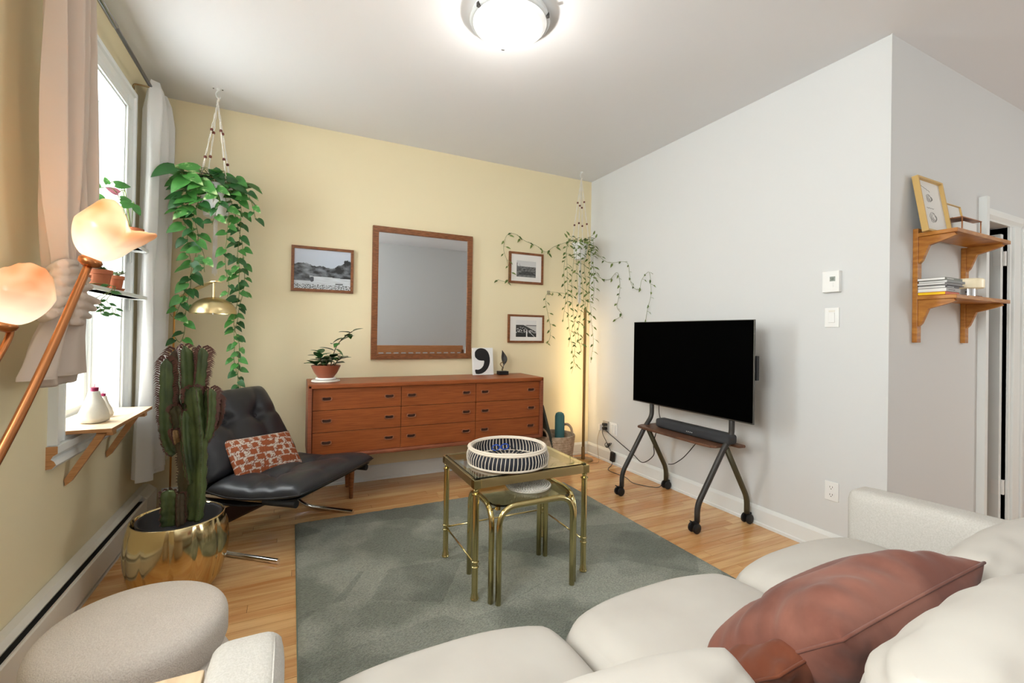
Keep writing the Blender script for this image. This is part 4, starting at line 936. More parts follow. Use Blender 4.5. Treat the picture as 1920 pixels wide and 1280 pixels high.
bud_vase(LX+.045, 2.565, zs+.014, 1.12, 0, 'larger white clay bud vase with a dark pink candle stub on the plywood shelf'); bud_vase(LX+.035, 2.700, zs+.014, .80, 0, 'smaller white clay bud vase with pink stub behind the larger one')

def pot(x, y, z, r, h, name='terracotta_pot'):
    b = B(); lathe(b, [(0, z), (r*.72, z), (r*.92, z+h*.72), (r*.94, z+h*.74), (r*1.02, z+h*.76), (r*1.04, z+h), (r*.94, z+h), (r*.88, z+h*.86), (0, z+h*.85)], (x, y, 0), 32); return b
z = 1.3205
t = thing('potted_plant', 'terracotta pot with small grey green plant on the lower window shelf, nearest the knotted curtain', 'plant', (LX+.02, 2.30, z)); pc = at(186, 534, 0, LX+.058); x, y = LX+.058, pc.y
obj('pot', pot(x, y, z, .044, .078), terra, t, 'auto'); sm = [leaf_mesh(.030, .012, leaf_a, .25, .1, 4), leaf_mesh(.026, .014, mat('grey_leaf', (132, 160, 124), .5), .3, 0, 4)]
for k in range(22): a = k*2.4; cpm(sm[k % 2], 'leaf', t, (x+.02*math.cos(a)*(k % 4)/3, y+.02*math.sin(a)*(k % 4)/3, z+.074), leaf_rot((math.cos(a), math.sin(a), .5+.3*(k % 3))), [1.0]*3)
pc = at(213, 540, 0, LX+.058); x, y = LX+.060, pc.y
t = thing('potted_plant', 'small terracotta pot and saucer with a green rosette succulent on the lower window shelf', 'plant', (x, y, z))
b = B(); lathe(b, [(0, z), (.034, z), (.040, z+.012), (.037, z+.013), (0, z+.006)], (x, y, 0), 28); obj('saucer', b, terra, t, 'auto'); obj('pot', pot(x, y, z+.0065, .036, .064), terra, t, 'auto')
for q, (dx, dy, dz_) in enumerate(((0, 0, .078), (.022, .015, .082), (-.015, .01, .075), (.015, -.012, .070))):
    for k in range(9): a = k*2.4+q; e_ = .2+.09*k; cpm(sm[1], 'leaf', t, (x+dx, y+dy, z+dz_), leaf_rot((math.cos(a)*math.cos(e_), math.sin(a)*math.cos(e_), math.sin(e_))), [.85]*3)
heart = [leaf_mesh(.085, .058, mm, .18, .25, 7, heart=True) for mm in (leaf_a, leaf_b, leaf_c)]
# plant on upper shelf with pink leaf
z = 1.5785; x, y = LX+.045, 3.02
t = thing('potted_plant', 'arum with one pink leaf and green leaves in terracotta pot on the upper window shelf', 'plant', (x, y, z))
obj('pot', pot(x, y, z, .052, .095), terra, t, 'auto'); sb_ = B(); pinkm = leaf_mesh(.085, .060, pink_leaf, .12, .2, 7, heart=True)
CAMR = Vector((.93, .36, 0)); CAMB = Vector((.36, -.93, .25))
for k, (px, py, X__, me, sc_, dr_) in enumerate([(222, 362, LX+.02, pinkm, .62, (-1, .45)), (216, 346, LX+.03, heart[0], .72, (.9, .15)), (228, 384, LX+.06, heart[0], .72, (1, .3)), (252, 386, LX+.07, heart[0], .62, (.6, -.9)), (226, 372, LX+.04, heart[0], .55, (.9, .0)), (192, 375, LX, heart[2], .62, (-.7, .7)), (196, 384, LX, heart[0], .6, (-1, -.2)), (184, 352, LX-.02, heart[2], .5, (-.4, .9)), (202, 345, LX-.02, heart[2], .45, (-.3, 1))]):
    p = at(px, py, 0, X__); d_ = CAMR*dr_[0]+Vector((0, 0, dr_[1])); tube(sb_, spline([(x, y, z+.08), ((x+p.x)/2, (y+p.y)/2, max(p.z, z+.1)+.02), p], 5), .0018, 5); cpm(me, 'leaf', t, p, leaf_rot(d_, CAMB), [sc_]*3)
obj('stem', sb_, stem_g, t, True)
# trailing plant hidden on the lower shelf
t = thing('potted_plant', 'small trailing plant hanging below the lower window shelf', 'plant', (LX-.04, 2.5, 1.32)); sb_ = B()
b_pot = pot(LX-.055, 2.60, 1.3205, .03, .05); obj('pot', b_pot, terra, t, 'auto')
for k, P in enumerate([[(186, 566), (196, 578), (192, 585)], [(200, 562), (208, 572), (214, 590), (217, 578)], [(178, 560), (186, 572), (190, 590)]]):
    Q = [Vector((LX-.0555, 2.60, 1.36)), Vector((LX-.01, 2.5, 1.335)), Vector((LX+.112, 2.52+.02*k, 1.33))]+[at(px, py, 0, LX+.112) for px, py in P]; S = spline(Q, 5); tube(sb_, S, .0012, 5)
    for i in range(6, len(S), 3): cpm(sm[0], 'leaf', t, S[i], leaf_rot(CAMR*(-1)**i+Vector((0, 0, -.4)), CAMB), [1.0]*3)
obj('stem', sb_, stem_g, t)
t = thing('potted_plant', 'dark leaved plant peeking from behind the knotted curtain in the window', 'plant', (LX+.05, 2.2, 1.32)); sb_ = B(); p0 = at(146, 508, 0, LX+.05)
b_pot = pot(p0.x, p0.y+.03, 1.3205, .03, .04); obj('pot', b_pot, terra, t, 'auto')
for q, (px, py) in enumerate(((147, 480), (152, 470), (160, 488))):
    p = at(px, py, 0, LX+.06); tube(sb_, spline([(p0.x, p0.y+.03, 1.355), p], 3), .002, 5); cpm(heart[1], 'leaf', t, p, leaf_rot(CAMR*(-.3+.5*q)+Vector((0, 0, .7-q)), CAMB), [.5]*3)
obj('stem', sb_, stem_b, t)

# ---------------------------------------------------------------- euphorbia in gold pot
gx, gy = -.432, 2.405
t = thing('potted_cactus', 'tall many stemmed euphorbia cactus in a ribbed shiny gold pot', 'plant', (gx, gy, 0))
flute = lambda a, z: 1-.022*abs(math.cos(a*6))**18+.012*abs(math.sin(a*6))
b = B(); lathe(b, [(0, .002), (.115, .002), (.128, .012), (.165, .07), (.184, .15), (.188, .21), (.182, .28), (.172, .326), (.170, .331), (.165, .331), (.160, .28), (.150, .20)], (gx, gy, 0), 192, rfun=lambda a, z: flute(a, z) if z < .32 else 1, cap=False); obj('gold_pot', b, gold, t, True)
b = B(); lathe(b, [(.148, .28), (.156, .326), (.154, .329), (.146, .322), (.128, .20), (0, .19)], (gx+.004, gy+.004, 0), 56, cap=False); obj('inner_pot', b, mat('charcoal_plastic', (44, 44, 48), .5), t, True)
b = B(); lathe(b, [(.132, .225), (.06, .232), (0, .235)], (gx, gy, 0), 28, cap=False); obj('soil', b, soil, t, True)
leaflet = B()
def stem(P, r, m, rot=0, leaf_from=.6, long_=1.0, lob=3):
    S = spline(P, 9); n = len(S); b = B(); rs = []; K = 24; ref = Vector((1, 0, 0))
    acc = 0
    for i, p in enumerate(S):
        a = S[max(0, i-1)]; c = S[min(n-1, i+1)]; T_ = (c-a).normalized(); rf = (ref-T_*ref.dot(T_)).normalized(); q = T_.cross(rf)
        s = i/(n-1); rr = r*(1 if s < .9 else max(.12, math.cos((s-.9)/.1*PI/2*.95)))*(1+.10*math.sin(i*1.9))*(.8+.2*min(1, s*6))
        ring = []
        for k in range(K):
            th = 2*PI*k/K; w_ = (.46+.62*abs(math.cos(lob*(th-rot)/2))**2.6); ring.append(p+(rf*math.cos(th)+q*math.sin(th))*rr*w_)
        rs.append(ring)
        step = max(1, int(.012/max(1e-4, (c-a).length/2)))
        L = (.009+.020*long_*max(0, (s-leaf_from)/(1-leaf_from))**.6) if s > .03 else .004
        for sub in (0, .5):
            for j in range(lob):
                th = rot+2*PI*j/lob; d = rf*math.cos(th)+q*math.sin(th); p_ = p+(c-a)*.5*sub; o_ = p_+d*rr*.98
                tip = o_+d*L+T_*L*(.15 if s > leaf_from else .3)-Vector((0, 0, L*.25)); mid = (o_+tip)/2+T_*L*.3; wd = T_*min(.0035, L*.25); sd = d.cross(T_)*.0022
                v = [leaflet.verts.new(x_) for x_ in (o_-wd, o_+wd, mid+wd*.9+sd, mid-wd*.9+sd, tip)]; leaflet.faces.new((v[0], v[1], v[2], v[3])); leaflet.faces.new((v[3], v[2], v[4]))
    rings(b, rs); bmesh.ops.recalc_face_normals(b, faces=b.faces); obj('stem', b, m, t, True)
Yc_ = gy
def cp(px, py, dy=0): return at(px, py, 1, gy+dy)
G_ = cactus_m; Rr = cactus_r
stem([cp(352, 965, .02), cp(354, 900, .02), cp(352, 800, .02), cp(348, 720, .01), cp(345, 648, 0)], .032, G_, .3)
stem([cp(345, 975, -.03), cp(348, 880, -.03), cp(340, 800, -.03), cp(330, 760, -.03)], .026, Rr, 1.2, .9)
stem([cp(368, 975, -.05), cp(372, 900, -.05), cp(373, 830, -.05), cp(368, 770, -.05), cp(363, 725, -.05)], .036, G_, .9, .8)
stem([cp(370, 800, .03), cp(368, 750, .03), cp(374, 700, .02), cp(378, 652, .02)], .025, G_, .2, .4, 1.4)
stem([cp(330, 850, -.02), cp(318, 835, -.02), cp(310, 800, -.02), cp(310, 740, -.02), cp(311, 672, -.02)], .026, G_, 2.0, .5, 1.3)
stem([cp(335, 845, .05), cp(326, 800, .05), cp(328, 730, .05), cp(330, 655, .05)], .027, Rr, 1.5, .4, 1.5)
stem([cp(362, 820, .06), cp(362, 760, .06), cp(362, 700, .06), cp(360, 668, .06)], .017, Rr, .6, .3, 1.2)
stem([cp(375, 828, -.03), cp(388, 812, -.03), cp(393, 770, -.03), cp(393, 728, -.03)], .024, G_, .5, .4, 1.3)
stem([cp(378, 822, .03), cp(400, 800, .03), cp(407, 775, .03), cp(408, 745, .03)], .024, Rr, 1.0, .3, 1.3)
stem([cp(316, 985, -.04), cp(318, 950, -.04), cp(316, 918, -.04)], .029, G_, 1.6, .9, .6)
stem([cp(336, 985, -.06), cp(335, 950, -.06), cp(336, 925, -.06)], .02, Rr, .4, .9, .5)
stem([cp(358, 905, -.05), cp(352, 870, -.06), cp(346, 820, -.06), cp(345, 770, -.06)], .022, G_, .4, .9, .5)
stem([cp(330, 830, -.06), cp(327, 818, -.07), cp(326, 806, -.07)], .015, mat('young_shoot', (134, 104, 66), .5), .4, .1, .6)
obj('leaflets', leaflet, spine_m, t, kind='stuff')

# ---------------------------------------------------------------- dome lamp
t = thing('floor_lamp', 'thin brass pole lamp with domed satin brass shade below the hanging pothos', 'lamp', (-.70, 3.44, 0))
pb = Vector((-.668, 3.45, 0)); top = at(336, 585, 1, 3.42)
b = B(); lathe(b, [(0, .001), (.075, .001), (.077, .012), (.02, .02), (0, .02)], pb, 32); obj('base', b, brass_dull, t, 'auto')
b = B(); tube(b, [pb+Vector((0, 0, .018)), Vector((pb.x+.004, 3.45, 1.20)), Vector((pb.x+.006, 3.45, 1.31))], .0055, 10); obj('pole', b, mat('amber_brass', (206, 150, 80), .35, .8), t, True)
dc = at(400, 588, 1, 3.22); dc.z = 1.243
b = B(); A_ = Vector((pb.x+.006, 3.45, 1.30)); S = spline([A_, A_+Vector((.05, -.05, .05)), Vector((dc.x-.02, dc.y+.01, 1.428)), Vector((dc.x+.045, dc.y-.012, 1.432))], 8)
rs = []
for i, p in enumerate(S):
    s_ = i/(len(S)-1); w_ = .008+.010*math.sin(PI*s_); T_ = (S[min(i+1, len(S)-1)]-S[max(i-1, 0)]).normalized(); N_ = T_.cross(Vector((0, 0, 1))).normalized(); U_ = N_.cross(T_)
    rs.append([p+N_*w_+U_*.003, p-N_*w_+U_*.003, p-N_*w_-U_*.003, p+N_*w_-U_*.003])
rings(b, rs); obj('arm', b, brass_sat, t)
b = B(); lathe(b, [(0, 1.335), (.0075, 1.335), (.0075, 1.428), (0, 1.428)], (dc.x, dc.y, 0), 16); obj('stem', b, brass_sat, t, 'auto')
prof = [(.122*math.cos(a), 1.243+.098*math.sin(a)) for a in [R_(q) for q in range(0, 91, 9)]]
b = B(); lathe(b, prof[:-1]+[(.004, 1.341)]+[(max(.003, r-.002), z-.002) for r, z in prof[::-1][1:]], (dc.x, dc.y, 0), 56, cap=False); obj('shade', b, brass_sat, t, True)
b = B(); lathe(b, [(0, 1.235), (.004, 1.237), (.004, 1.25), (.0, 1.25)], (dc.x-.002, dc.y, 0), 10); lathe(b, [(.018, 1.25), (.03, 1.27), (.03, 1.29), (.012, 1.32), (0, 1.33)], (dc.x, dc.y, 0), 20); obj('bulb', b, ceramic, t, True)

# ---------------------------------------------------------------- hanging plants
rn = random.Random(21)
def hanger(name_thing, cx, cy, ztop, zpot, rp, hp, tail, screws=2, spread=.05, z_b1=None, z_b2=None):
    t = thing(*name_thing)
    b = B(); lathe(b, [(0, CZ-.0005), (.012, CZ-.0005), (.010, CZ-.010), (.004, CZ-.016), (0, CZ-.016)], (cx, cy, 0), 16)
    bx(b, cx-.028, cx+.028, cy-.006, cy+.006, CZ-.004, CZ-.0005, .001)
    tube(b, spline([(cx, cy, CZ-.012), (cx-.012, cy, CZ-.035), (cx-.004, cy, CZ-.058), (cx+.010, cy, CZ-.062), (cx+.012, cy, CZ-.052)], 5), .003, 6); obj('ceiling_hook', b, trim_m, t, True)
    if screws:
        for dx in (-.024, .024): b = B(); lathe(b, [(0, -.0065), (.0045, -.006), (.0045, -.004), (0, -.004)], (cx+dx, cy, CZ), 8); obj('screw', b, black_metal, t)
    b = B(); tube(b, [(cx+.006, cy, CZ-.058), (cx+.004, cy, ztop-.08)], .006, 8)
    for k in range(4):
        a = R_(40+90*k); q = Vector((math.cos(a), math.sin(a), 0)); P = [Vector((cx, cy, ztop-.07)), Vector((cx, cy, ztop-.16))+q*spread*.28, Vector((cx, cy, zpot+.02))+q*(rp+.006)]
        P = spline(P, 14); P1 = [p+Vector((.003*math.cos(i*1.3), .003*math.sin(i*1.3), 0)) for i, p in enumerate(P)]; P2 = [p-Vector((.003*math.cos(i*1.3), .003*math.sin(i*1.3), 0)) for i, p in enumerate(P)]
        tube(b, P1, .0022, 5); tube(b, P2, .0022, 5)
        for s_ in (-1, 1):
            a2 = a+s_*R_(45); q2 = Vector((math.cos(a2), math.sin(a2), 0)); tube(b, [Vector((cx, cy, zpot+.02))+q*(rp+.005), Vector((cx, cy, zpot-hp*.55))+q2*(rp*.87+.004), Vector((cx, cy, zpot-hp-.004))+q2*.02], .0022, 5)
        for zz, s_ in ((z_b1, 0), (z_b2, 1)):
            zq = zz+.012*(k % 2)-.006*(k//2); f = (ztop-.07-zq)/(ztop-.07-zpot-.02); pp_ = min(P, key=lambda p: abs(p.z-zq))
            bd = B(); lathe(bd, [(0, -.009), (.007, -.007), (.009, 0), (.007, .007), (0, .009)], pp_, 10); obj('bead', bd, bead_m, t, True)
    obj('macrame_cord', b, rope, t, True)
    b = B(); rnn = random.Random(2)
    for k in range(16): a = k*2.4; r0 = .010*(k/16)**.5; tube(b, [(cx+r0*math.cos(a), cy+r0*math.sin(a), zpot-hp-.0), (cx+r0*1.2*math.cos(a), cy+r0*1.2*math.sin(a), zpot-hp-.12), (cx+r0*1.5*math.cos(a), cy+r0*1.5*math.sin(a), tail+.03*rnn.random())], .0022, 4)
    obj('cord_tassel', b, rope, t, kind='stuff')
    b = B(); lathe(b, [(0, zpot-hp), (rp*.66, zpot-hp), (rp*.72, zpot-hp+.006), (rp, zpot-.005), (rp, zpot), (rp*.94, zpot), (rp*.9, zpot-.02), (0, zpot-.025)], (cx, cy, 0), 40); obj('pot', b, ceramic, t, 'auto')
    return t
hx, hy = -.437, 3.30
t = hanger(('hanging_plant', 'pothos trailing from white pot in cream macrame hanger by the white curtain', 'plant', (hx, hy, 1.84)), hx, hy, CZ, 2.035, .088, .195, 1.475, 2, .05, 2.365, 2.20)
lm = [leaf_mesh(.09, .062, mm, .2, .28, 7, heart=True) for mm in (leaf_a, leaf_b, leaf_c, leaf_a)]
vb = B(); nleaf = 0
def vine(P, dens, sc0, sc1, m_choice=(0, 1, 0, 1, 2), seedk=0, r=.0018, wob=.02):
    global nleaf
    S = spline(P, 10); S = [p+Vector((wob*.5*noise.noise(p*9+Vector((seedk, 0, 0))), wob*noise.noise(p*7+Vector((0, seedk, 0))), 0)) for p in S]; tube(vb, S, r, 5)
    L = 0; nxt = 0; tot = sum((S[i+1]-S[i]).length for i in range(len(S)-1)); side = 1
    for i in range(len(S)-1):
        L += (S[i+1]-S[i]).length
        if L >= nxt:
            nxt += dens*(.8+.4*rn.random()); f = L/tot; side = -side
            d = Vector((side*(.6+.5*rn.random()), -.35-.5*rn.random(), -.45+.7*(rn.random()-.3))); pt = S[i]+d.normalized()*.018*sc0; tube(vb, [S[i], (S[i]+pt)/2+Vector((0, 0, .004)), pt], .0012, 4, cap=False)
            up = Vector((.2*(rn.random()-.5), -.8, .6)); s_ = (sc0+(sc1-sc0)*f)*(.8+.4*rn.random())
            cpm(lm[rn.choice(m_choice)], 'leaf', t, pt, leaf_rot(d+Vector((0, 0, -.35)), up, rn.uniform(-.4, .4)), [s_]*3); nleaf += 1
V = lambda pts, y0=3.3: [at(a, b_, 1, (c[0] if (c := r_[2:]) else y0)) for r_ in pts for a, b_ in [(r_[0], r_[1])]]
vines = [
 ([(390, 352, 3.24), (360, 350, 3.22), (345, 385, 3.22), (350, 440, 3.22), (358, 500, 3.22), (345, 545, 3.22), (330, 592, 3.24), (318, 588, 3.24)], .042, .95, .70),
 ([(385, 352, 3.28), (365, 400, 3.24), (372, 450, 3.24), (362, 510, 3.24), (352, 560, 3.24), (348, 600, 3.25), (340, 640, 3.25), (326, 632, 3.25)], .05, .8, .75),
 ([(395, 352, 3.26), (375, 380, 3.2), (362, 430, 3.2), (380, 475, 3.2), (383, 510, 3.2)], .05, .85, .7),
 ([(430, 350, 3.28), (448, 370, 3.26), (452, 420, 3.26), (447, 480, 3.26), (449, 540, 3.26), (440, 600, 3.26), (447, 650, 3.26), (445, 700, 3.26), (448, 735, 3.26)], .036, .8, .52),
 ([(425, 350, 3.26), (440, 400, 3.3), (455, 460, 3.3), (458, 520, 3.3), (446, 590, 3.3), (438, 650, 3.3), (442, 690, 3.3), (456, 740, 3.3)], .044, .7, .48),
 ([(420, 352, 3.24), (428, 400, 3.22), (424, 450, 3.22), (422, 500, 3.22), (430, 540, 3.22), (427, 556, 3.22)], .046, .7, .6),
 ([(430, 345, 3.26), (455, 350, 3.24), (470, 378, 3.24), (480, 412, 3.24)], .04, .8, .6),
 ([(400, 345, 3.2), (412, 375, 3.18), (404, 395, 3.18), (395, 420, 3.18)], .04, .75, .6),
 ([(380, 345, 3.2), (350, 330, 3.18), (335, 312, 3.18)], .035, 1.1, 1.3)]
for k, (P, d_, a_, b_) in enumerate(vines): vine(V(P), d_, a_, b_, seedk=k*3.3)
for k in range(52):   # the crown over the pot
    a = rn.uniform(0, 2*PI); rr_ = rn.uniform(.04, .17); p = Vector((hx+rr_*math.cos(a)*1.15-.015, hy+rr_*math.sin(a)*.9, 2.07+rn.uniform(-.09, .11)*(1-rr_*2)-rr_*.35))
    if p.y > hy+.02 and p.z < 2.0: p.z += .09
    if p.y < hy+.03 and p.z < 2.03 and -.06 < p.x-hx < .09: p.z = 2.06+.04*rn.random()
    d = Vector((math.cos(a), math.sin(a)-.3, rn.uniform(-.6, .5))); tube(vb, [Vector((hx+.03*math.cos(a), hy+.03*math.sin(a), 2.0)), (p+Vector((hx, hy, 2.09)))/2, p], .0016, 4, cap=False)
    cpm(lm[rn.choice((0, 1, 0, 2, 3))], 'leaf', t, p, leaf_rot(d, (.2*rn.random(), -.7, .9), rn.uniform(-.4, .4)), [rn.uniform(.75, 1.15)]*3)
for px, py, me, s_, d in ((372, 318, 2, 1.35, (-1, -.2, .15)), (352, 331, 0, 1.0, (-.9, -.2, -.1)), (400, 318, 1, 1.15, (.5, -.2, -.65)), (345, 347, 1, 1.05, (-1, -.1, -.25)), (340, 366, 1, 1.0, (-1, 0, -.2)), (432, 345, 1, 1.1, (.9, -.2, -.3)), (360, 372, 0, 1.1, (-.8, -.4, -.3)), (352, 392, 2, 1.1, (-.7, -.4, -.6)), (425, 335, 1, .9, (.8, 0, -.1))):
    p = at(px, py, 1, 3.2); cpm(lm[me], 'leaf', t, p, leaf_rot(d, (0, -.8, .6)), [s_]*3); tube(vb, spline([(hx, hy, 2.02), ((p.x+hx)/2, 3.25, 2.12), p], 4), .0016, 4, cap=False)
obj('vine_stem', vb, stem_g, t, True)

kx_, ky_ = 2.352, 3.405
t = hanger(('hanging_plant', 'thin leaved trailing plant in macrame hanger in the corner by the brass lamp', 'plant', (kx_, ky_, 1.8)), kx_, ky_, CZ, 1.985, .072, .15, 1.425, 0, .05, 2.335, 2.16)
lm = [leaf_mesh(.046, .0165, mm, .3, .15, 4) for mm in (leaf_h, leaf_h2)]
vb = B(); Q = 3.33
def hv(P, dens, s0=1.0, s1=.8, k=0): vine([at(a[0], a[1], a[2] if len(a) > 3 else 1, a[3] if len(a) > 3 else (a[2] if len(a) > 2 else Q)) for a in P], dens, s0, s1, (0, 1, 0), k, .0013, .012)
hang = [
 [(1070, 448), (1062, 470), (1064, 540), (1066, 600), (1074, 660), (1080, 690)], [(1080, 448), (1074, 500), (1072, 560), (1078, 620), (1076, 680), (1072, 700)], [(1090, 446, 3.28), (1088, 500, 3.28), (1094, 560, 3.28), (1084, 620, 3.28), (1090, 660, 3.28)],
 [(1098, 448), (1104, 480), (1106, 540), (1108, 590), (1112, 640), (1107, 680)], [(1105, 452, 3.3), (1110, 500, 3.3), (1102, 550, 3.3), (1098, 600, 3.3), (1088, 650, 3.3)], [(1066, 452, 3.36), (1058, 500, 3.36), (1060, 560, 3.36), (1056, 600, 3.36)],
 [(1082, 450, 3.3), (1082, 520, 3.3), (1086, 570, 3.3), (1072, 620, 3.3), (1066, 650, 3.3)], [(1100, 450, 3.34), (1096, 500, 3.34), (1100, 545, 3.34), (1094, 590, 3.34)], [(1112, 450, 3.34), (1112, 490, 3.34), (1114, 540, 3.34), (1110, 570, 3.34)]]
for k, P in enumerate(hang): hv(P, .050, 1.0, .85, k*2.1)
# runners pinned to the two walls
hv([(1068, 452, 3.45), (1040, 462, 3.56), (1024, 472, 3.565), (1005, 460, 3.565), (985, 452, 3.565), (965, 438, 3.565), (950, 442, 3.565), (944, 465, 3.56), (952, 490, 3.555), (955, 515, 3.555), (950, 528, 3.56), (932, 524, 3.565)], .055, 1.05, 1.0, 31)
hv([(1070, 552, 3.50), (1050, 549, 3.565), (1030, 548, 3.565), (1023, 560, 3.565), (1028, 590, 3.565), (1032, 615, 3.565), (1030, 636, 3.56), (1022, 643, 3.555)], .050, .95, .95, 37)
hv([(1108, 458, 0, 2.42), (1120, 475, 0, 2.5), (1140, 492, 0, 2.58), (1172, 491, 0, 2.585), (1180, 510, 0, 2.585), (1185, 535, 0, 2.585), (1198, 543, 0, 2.58), (1204, 525, 0, 2.58), (1217, 510, 0, 2.582), (1221, 540, 0, 2.58), (1217, 570, 0, 2.58), (1211, 600, 0, 2.585)], .055, 1.05, 1.0, 41)
hv([(1110, 500, 0, 2.44), (1125, 520, 0, 2.54), (1142, 524, 0, 2.58), (1158, 511, 0, 2.585), (1162, 540, 0, 2.585), (1157, 575, 0, 2.585), (1165, 590, 0, 2.585), (1150, 602, 0, 2.58)], .048, 1.05, 1.0, 43)
for k in range(58): a = rn.uniform(0, 2*PI); p = Vector((kx_+.09*math.cos(a)*(.4+.6*rn.random()), ky_-.03+.08*math.sin(a)*rn.random()-(.04 if k > 26 else 0), (1.985+.05*rn.random() if k < 26 else 1.86+.15*rn.random()))); cpm(lm[k % 2], 'leaf', t, p, leaf_rot((math.cos(a), math.sin(a)-.3, rn.uniform(-.3, .8)), (0, -.5, .8)), [1.1]*3)
for px, py in ((1112, 440), (1116, 446), (1068, 442), (1064, 446)): p = at(px, py, 1, 3.33); cpm(lm[0], 'leaf', t, p, leaf_rot((.5 if px > 1090 else -.6, 0, .8), (0, -1, 0)), [1.1]*3); tube(vb, [(kx_, ky_, 1.97), p], .0012, 4)
obj('vine_stem', vb, stem_g, t, True)
for (px, py, ax_, v_) in ((1028, 549, 1, D-.002), (1243, 519, 0, RX-.002)):
    if ax_ == 0: continue
    p = at(px, py, ax_, v_); b = box(p.x-.016, p.x+.016, p.y-.008, p.y, p.z-.02, p.z+.02, .004); tag(obj('wall_clip', b, mat('clear_plastic', (236, 232, 216), .15, trans=.7)), 'clear plastic clip holding a vine to the yellow wall above the lower small picture', 'clip')

# ---------------------------------------------------------------- tulip floor lamp
t = thing('floor_lamp', 'copper stemmed lamp with two glowing tulip glass shades in the left foreground', 'lamp', (-.60, .62, 0))
b = B(); lathe(b, [(0, .001), (.12, .001), (.125, .008), (.115, .018), (.03, .03), (.016, .05), (0, .05)], (-.62, .62, 0), 40); obj('base', b, copper, t, 'auto')
k1 = at(168, 492, 1, 1.45); k2 = at(8, 612, 1, 1.50); 
b = B(); tube(b, spline([(-.61, .62, .04), (-.60, .80, .35), at(0, 850, 1, 1.17), k1], 10), .0085, 12); obj('stem', b, copper, t, True)
b = B(); tube(b, spline([(-.63, .62, .04), (-.66, .90, .50), at(-10, 680, 1, 1.46), k2], 10), .0075, 12); obj('stem', b, copper, t, True)
tul = mat('tulip_glass', (246, 208, 164), .25, trans=0, col2=(222, 134, 78), nscale=9, ndetail=2, contrast=(.42, .72), emit=(255, 220, 170), estr=.5)
nt = tul.node_tree; nn = nt.nodes; ll = nt.links; bsd = nn['Principled BSDF']; at_ = nn.new('ShaderNodeAttribute'); at_.attribute_name = 'print'
mxn = nn.new('ShaderNodeMix'); mxn.data_type = 'RGBA'; mxn.inputs[7].default_value = (1, .93, .74, 1); src = bsd.inputs['Base Color'].links[0].from_socket; ll.new(src, mxn.inputs[6]); ll.new(at_.outputs['Fac'], mxn.inputs[0]); ll.new(mxn.outputs[2], bsd.inputs['Emission Color'])
ml = nn.new('ShaderNodeMath'); ml.operation = 'MULTIPLY_ADD'; ml.inputs[1].default_value = .55; ml.inputs[2].default_value = .26; ll.new(at_.outputs['Fac'], ml.inputs[0]); ll.new(ml.outputs[0], bsd.inputs['Emission Strength'])
def tulip(base, axis, swap, s, flare_dir):
    z = axis.normalized(); x = (flare_dir-z*flare_dir.dot(z)).normalized(); y = z.cross(x); M = basis(base, x, y, z)
    N_ = 96; rows = 26; V = []; F = []; G = []
    HT = [(0, .120), (10, .113), (22, .103), (34, .134), (50, .152), (80, .160), (120, .156), (150, .142), (180, .128)]
    HB = [(0, .120), (18, .100), (45, .094), (90, .098), (140, .112), (180, .128)]
    def H(a):
        d = math.degrees(((a+PI) % (2*PI))-PI)*(-1 if swap else 1); T_ = HT if d < 0 else HB; d = abs(d)
        for (a0, h0), (a1, h1) in zip(T_, T_[1:]):
            if d <= a1: f = (d-a0)/(a1-a0); f = f*f*(3-2*f); return (h0+(h1-h0)*f)*s
        return .128*s
    for side in (0, 1):
        for i in range(rows+1):
            for k in range(N_):
                a = 2*PI*k/N_; u = i/rows; h = H(a)*u; d0 = abs(((a+PI) % (2*PI))-PI); tip = math.exp(-(d0/.40)**2)
                r = (.014+.055*math.sin(min(1, h/(.105*s))**.62*PI*.5))*s; r *= 1-.42*max(0, h/s-.085)/.07*(1-tip); r += tip*.050*s*max(0, u-.45)**1.2/.55; r -= side*.0035*s
                V.append(M @ Vector((r*math.cos(a), r*math.sin(a), h+side*.002))-W[t]); G.append(max(0, 1-u*1.12)**.85 if not side else .45*(1-u*.7))
    n1 = (rows+1)*N_
    for side in (0, 1):
        for i in range(rows):
            for k in range(N_):
                a_ = side*n1+i*N_+k; b2 = side*n1+i*N_+(k+1) % N_; q = (a_, b2, b2+N_, a_+N_); F.append(q if side == 0 else q[::-1])
    for k in range(N_): a_ = rows*N_+k; b2 = rows*N_+(k+1) % N_; F.append((a_, b2, b2+n1, a_+n1))
    me = bpy.data.meshes.new('glass_shade'); me.from_pydata(V, [], F); ca = me.color_attributes.new('print', 'FLOAT_COLOR', 'POINT')
    fl = []
    for g in G: fl += [g, g, g, 1]
    ca.data.foreach_set('color', fl); me.materials.append(tul); me.polygons.foreach_set('use_smooth', [True]*len(me.polygons)); return obj('glass_shade', me, None, t)
ax1 = at(212, 412, 1, 1.45)-k1; kb = k1+ax1.normalized()*.010
tulip(kb, ax1, 0, .94, at(330, 460, 1, 1.40)-kb); 
ax2 = at(44, 530, 1, 1.50)-k2; kb2 = k2+ax2.normalized()*.008; tulip(kb2, ax2, 1, .96, at(-60, 480, 1, 1.45)-kb2)
for kk, ax in ((k1, ax1), (k2, ax2)):
    b = B(); lathe(b, [(0, -.012), (.010, -.012), (.022, -.004), (.024, .006), (.018, .014), (0, .016)], seg=24, M=Matrix.Translation(kk) @ ax.to_track_quat('Z', 'Y').to_matrix().to_4x4()); obj('shade_holder', b, copper, t, True)
    l = bpy.data.lights.new('tulip_bulb', 'POINT'); l.energy = 3.0; l.color = (1, .78, .5); l.shadow_soft_size = .03; o = bpy.data.objects.new('tulip_bulb', l); C.objects.link(o); o.location = kk+ax.normalized()*.11

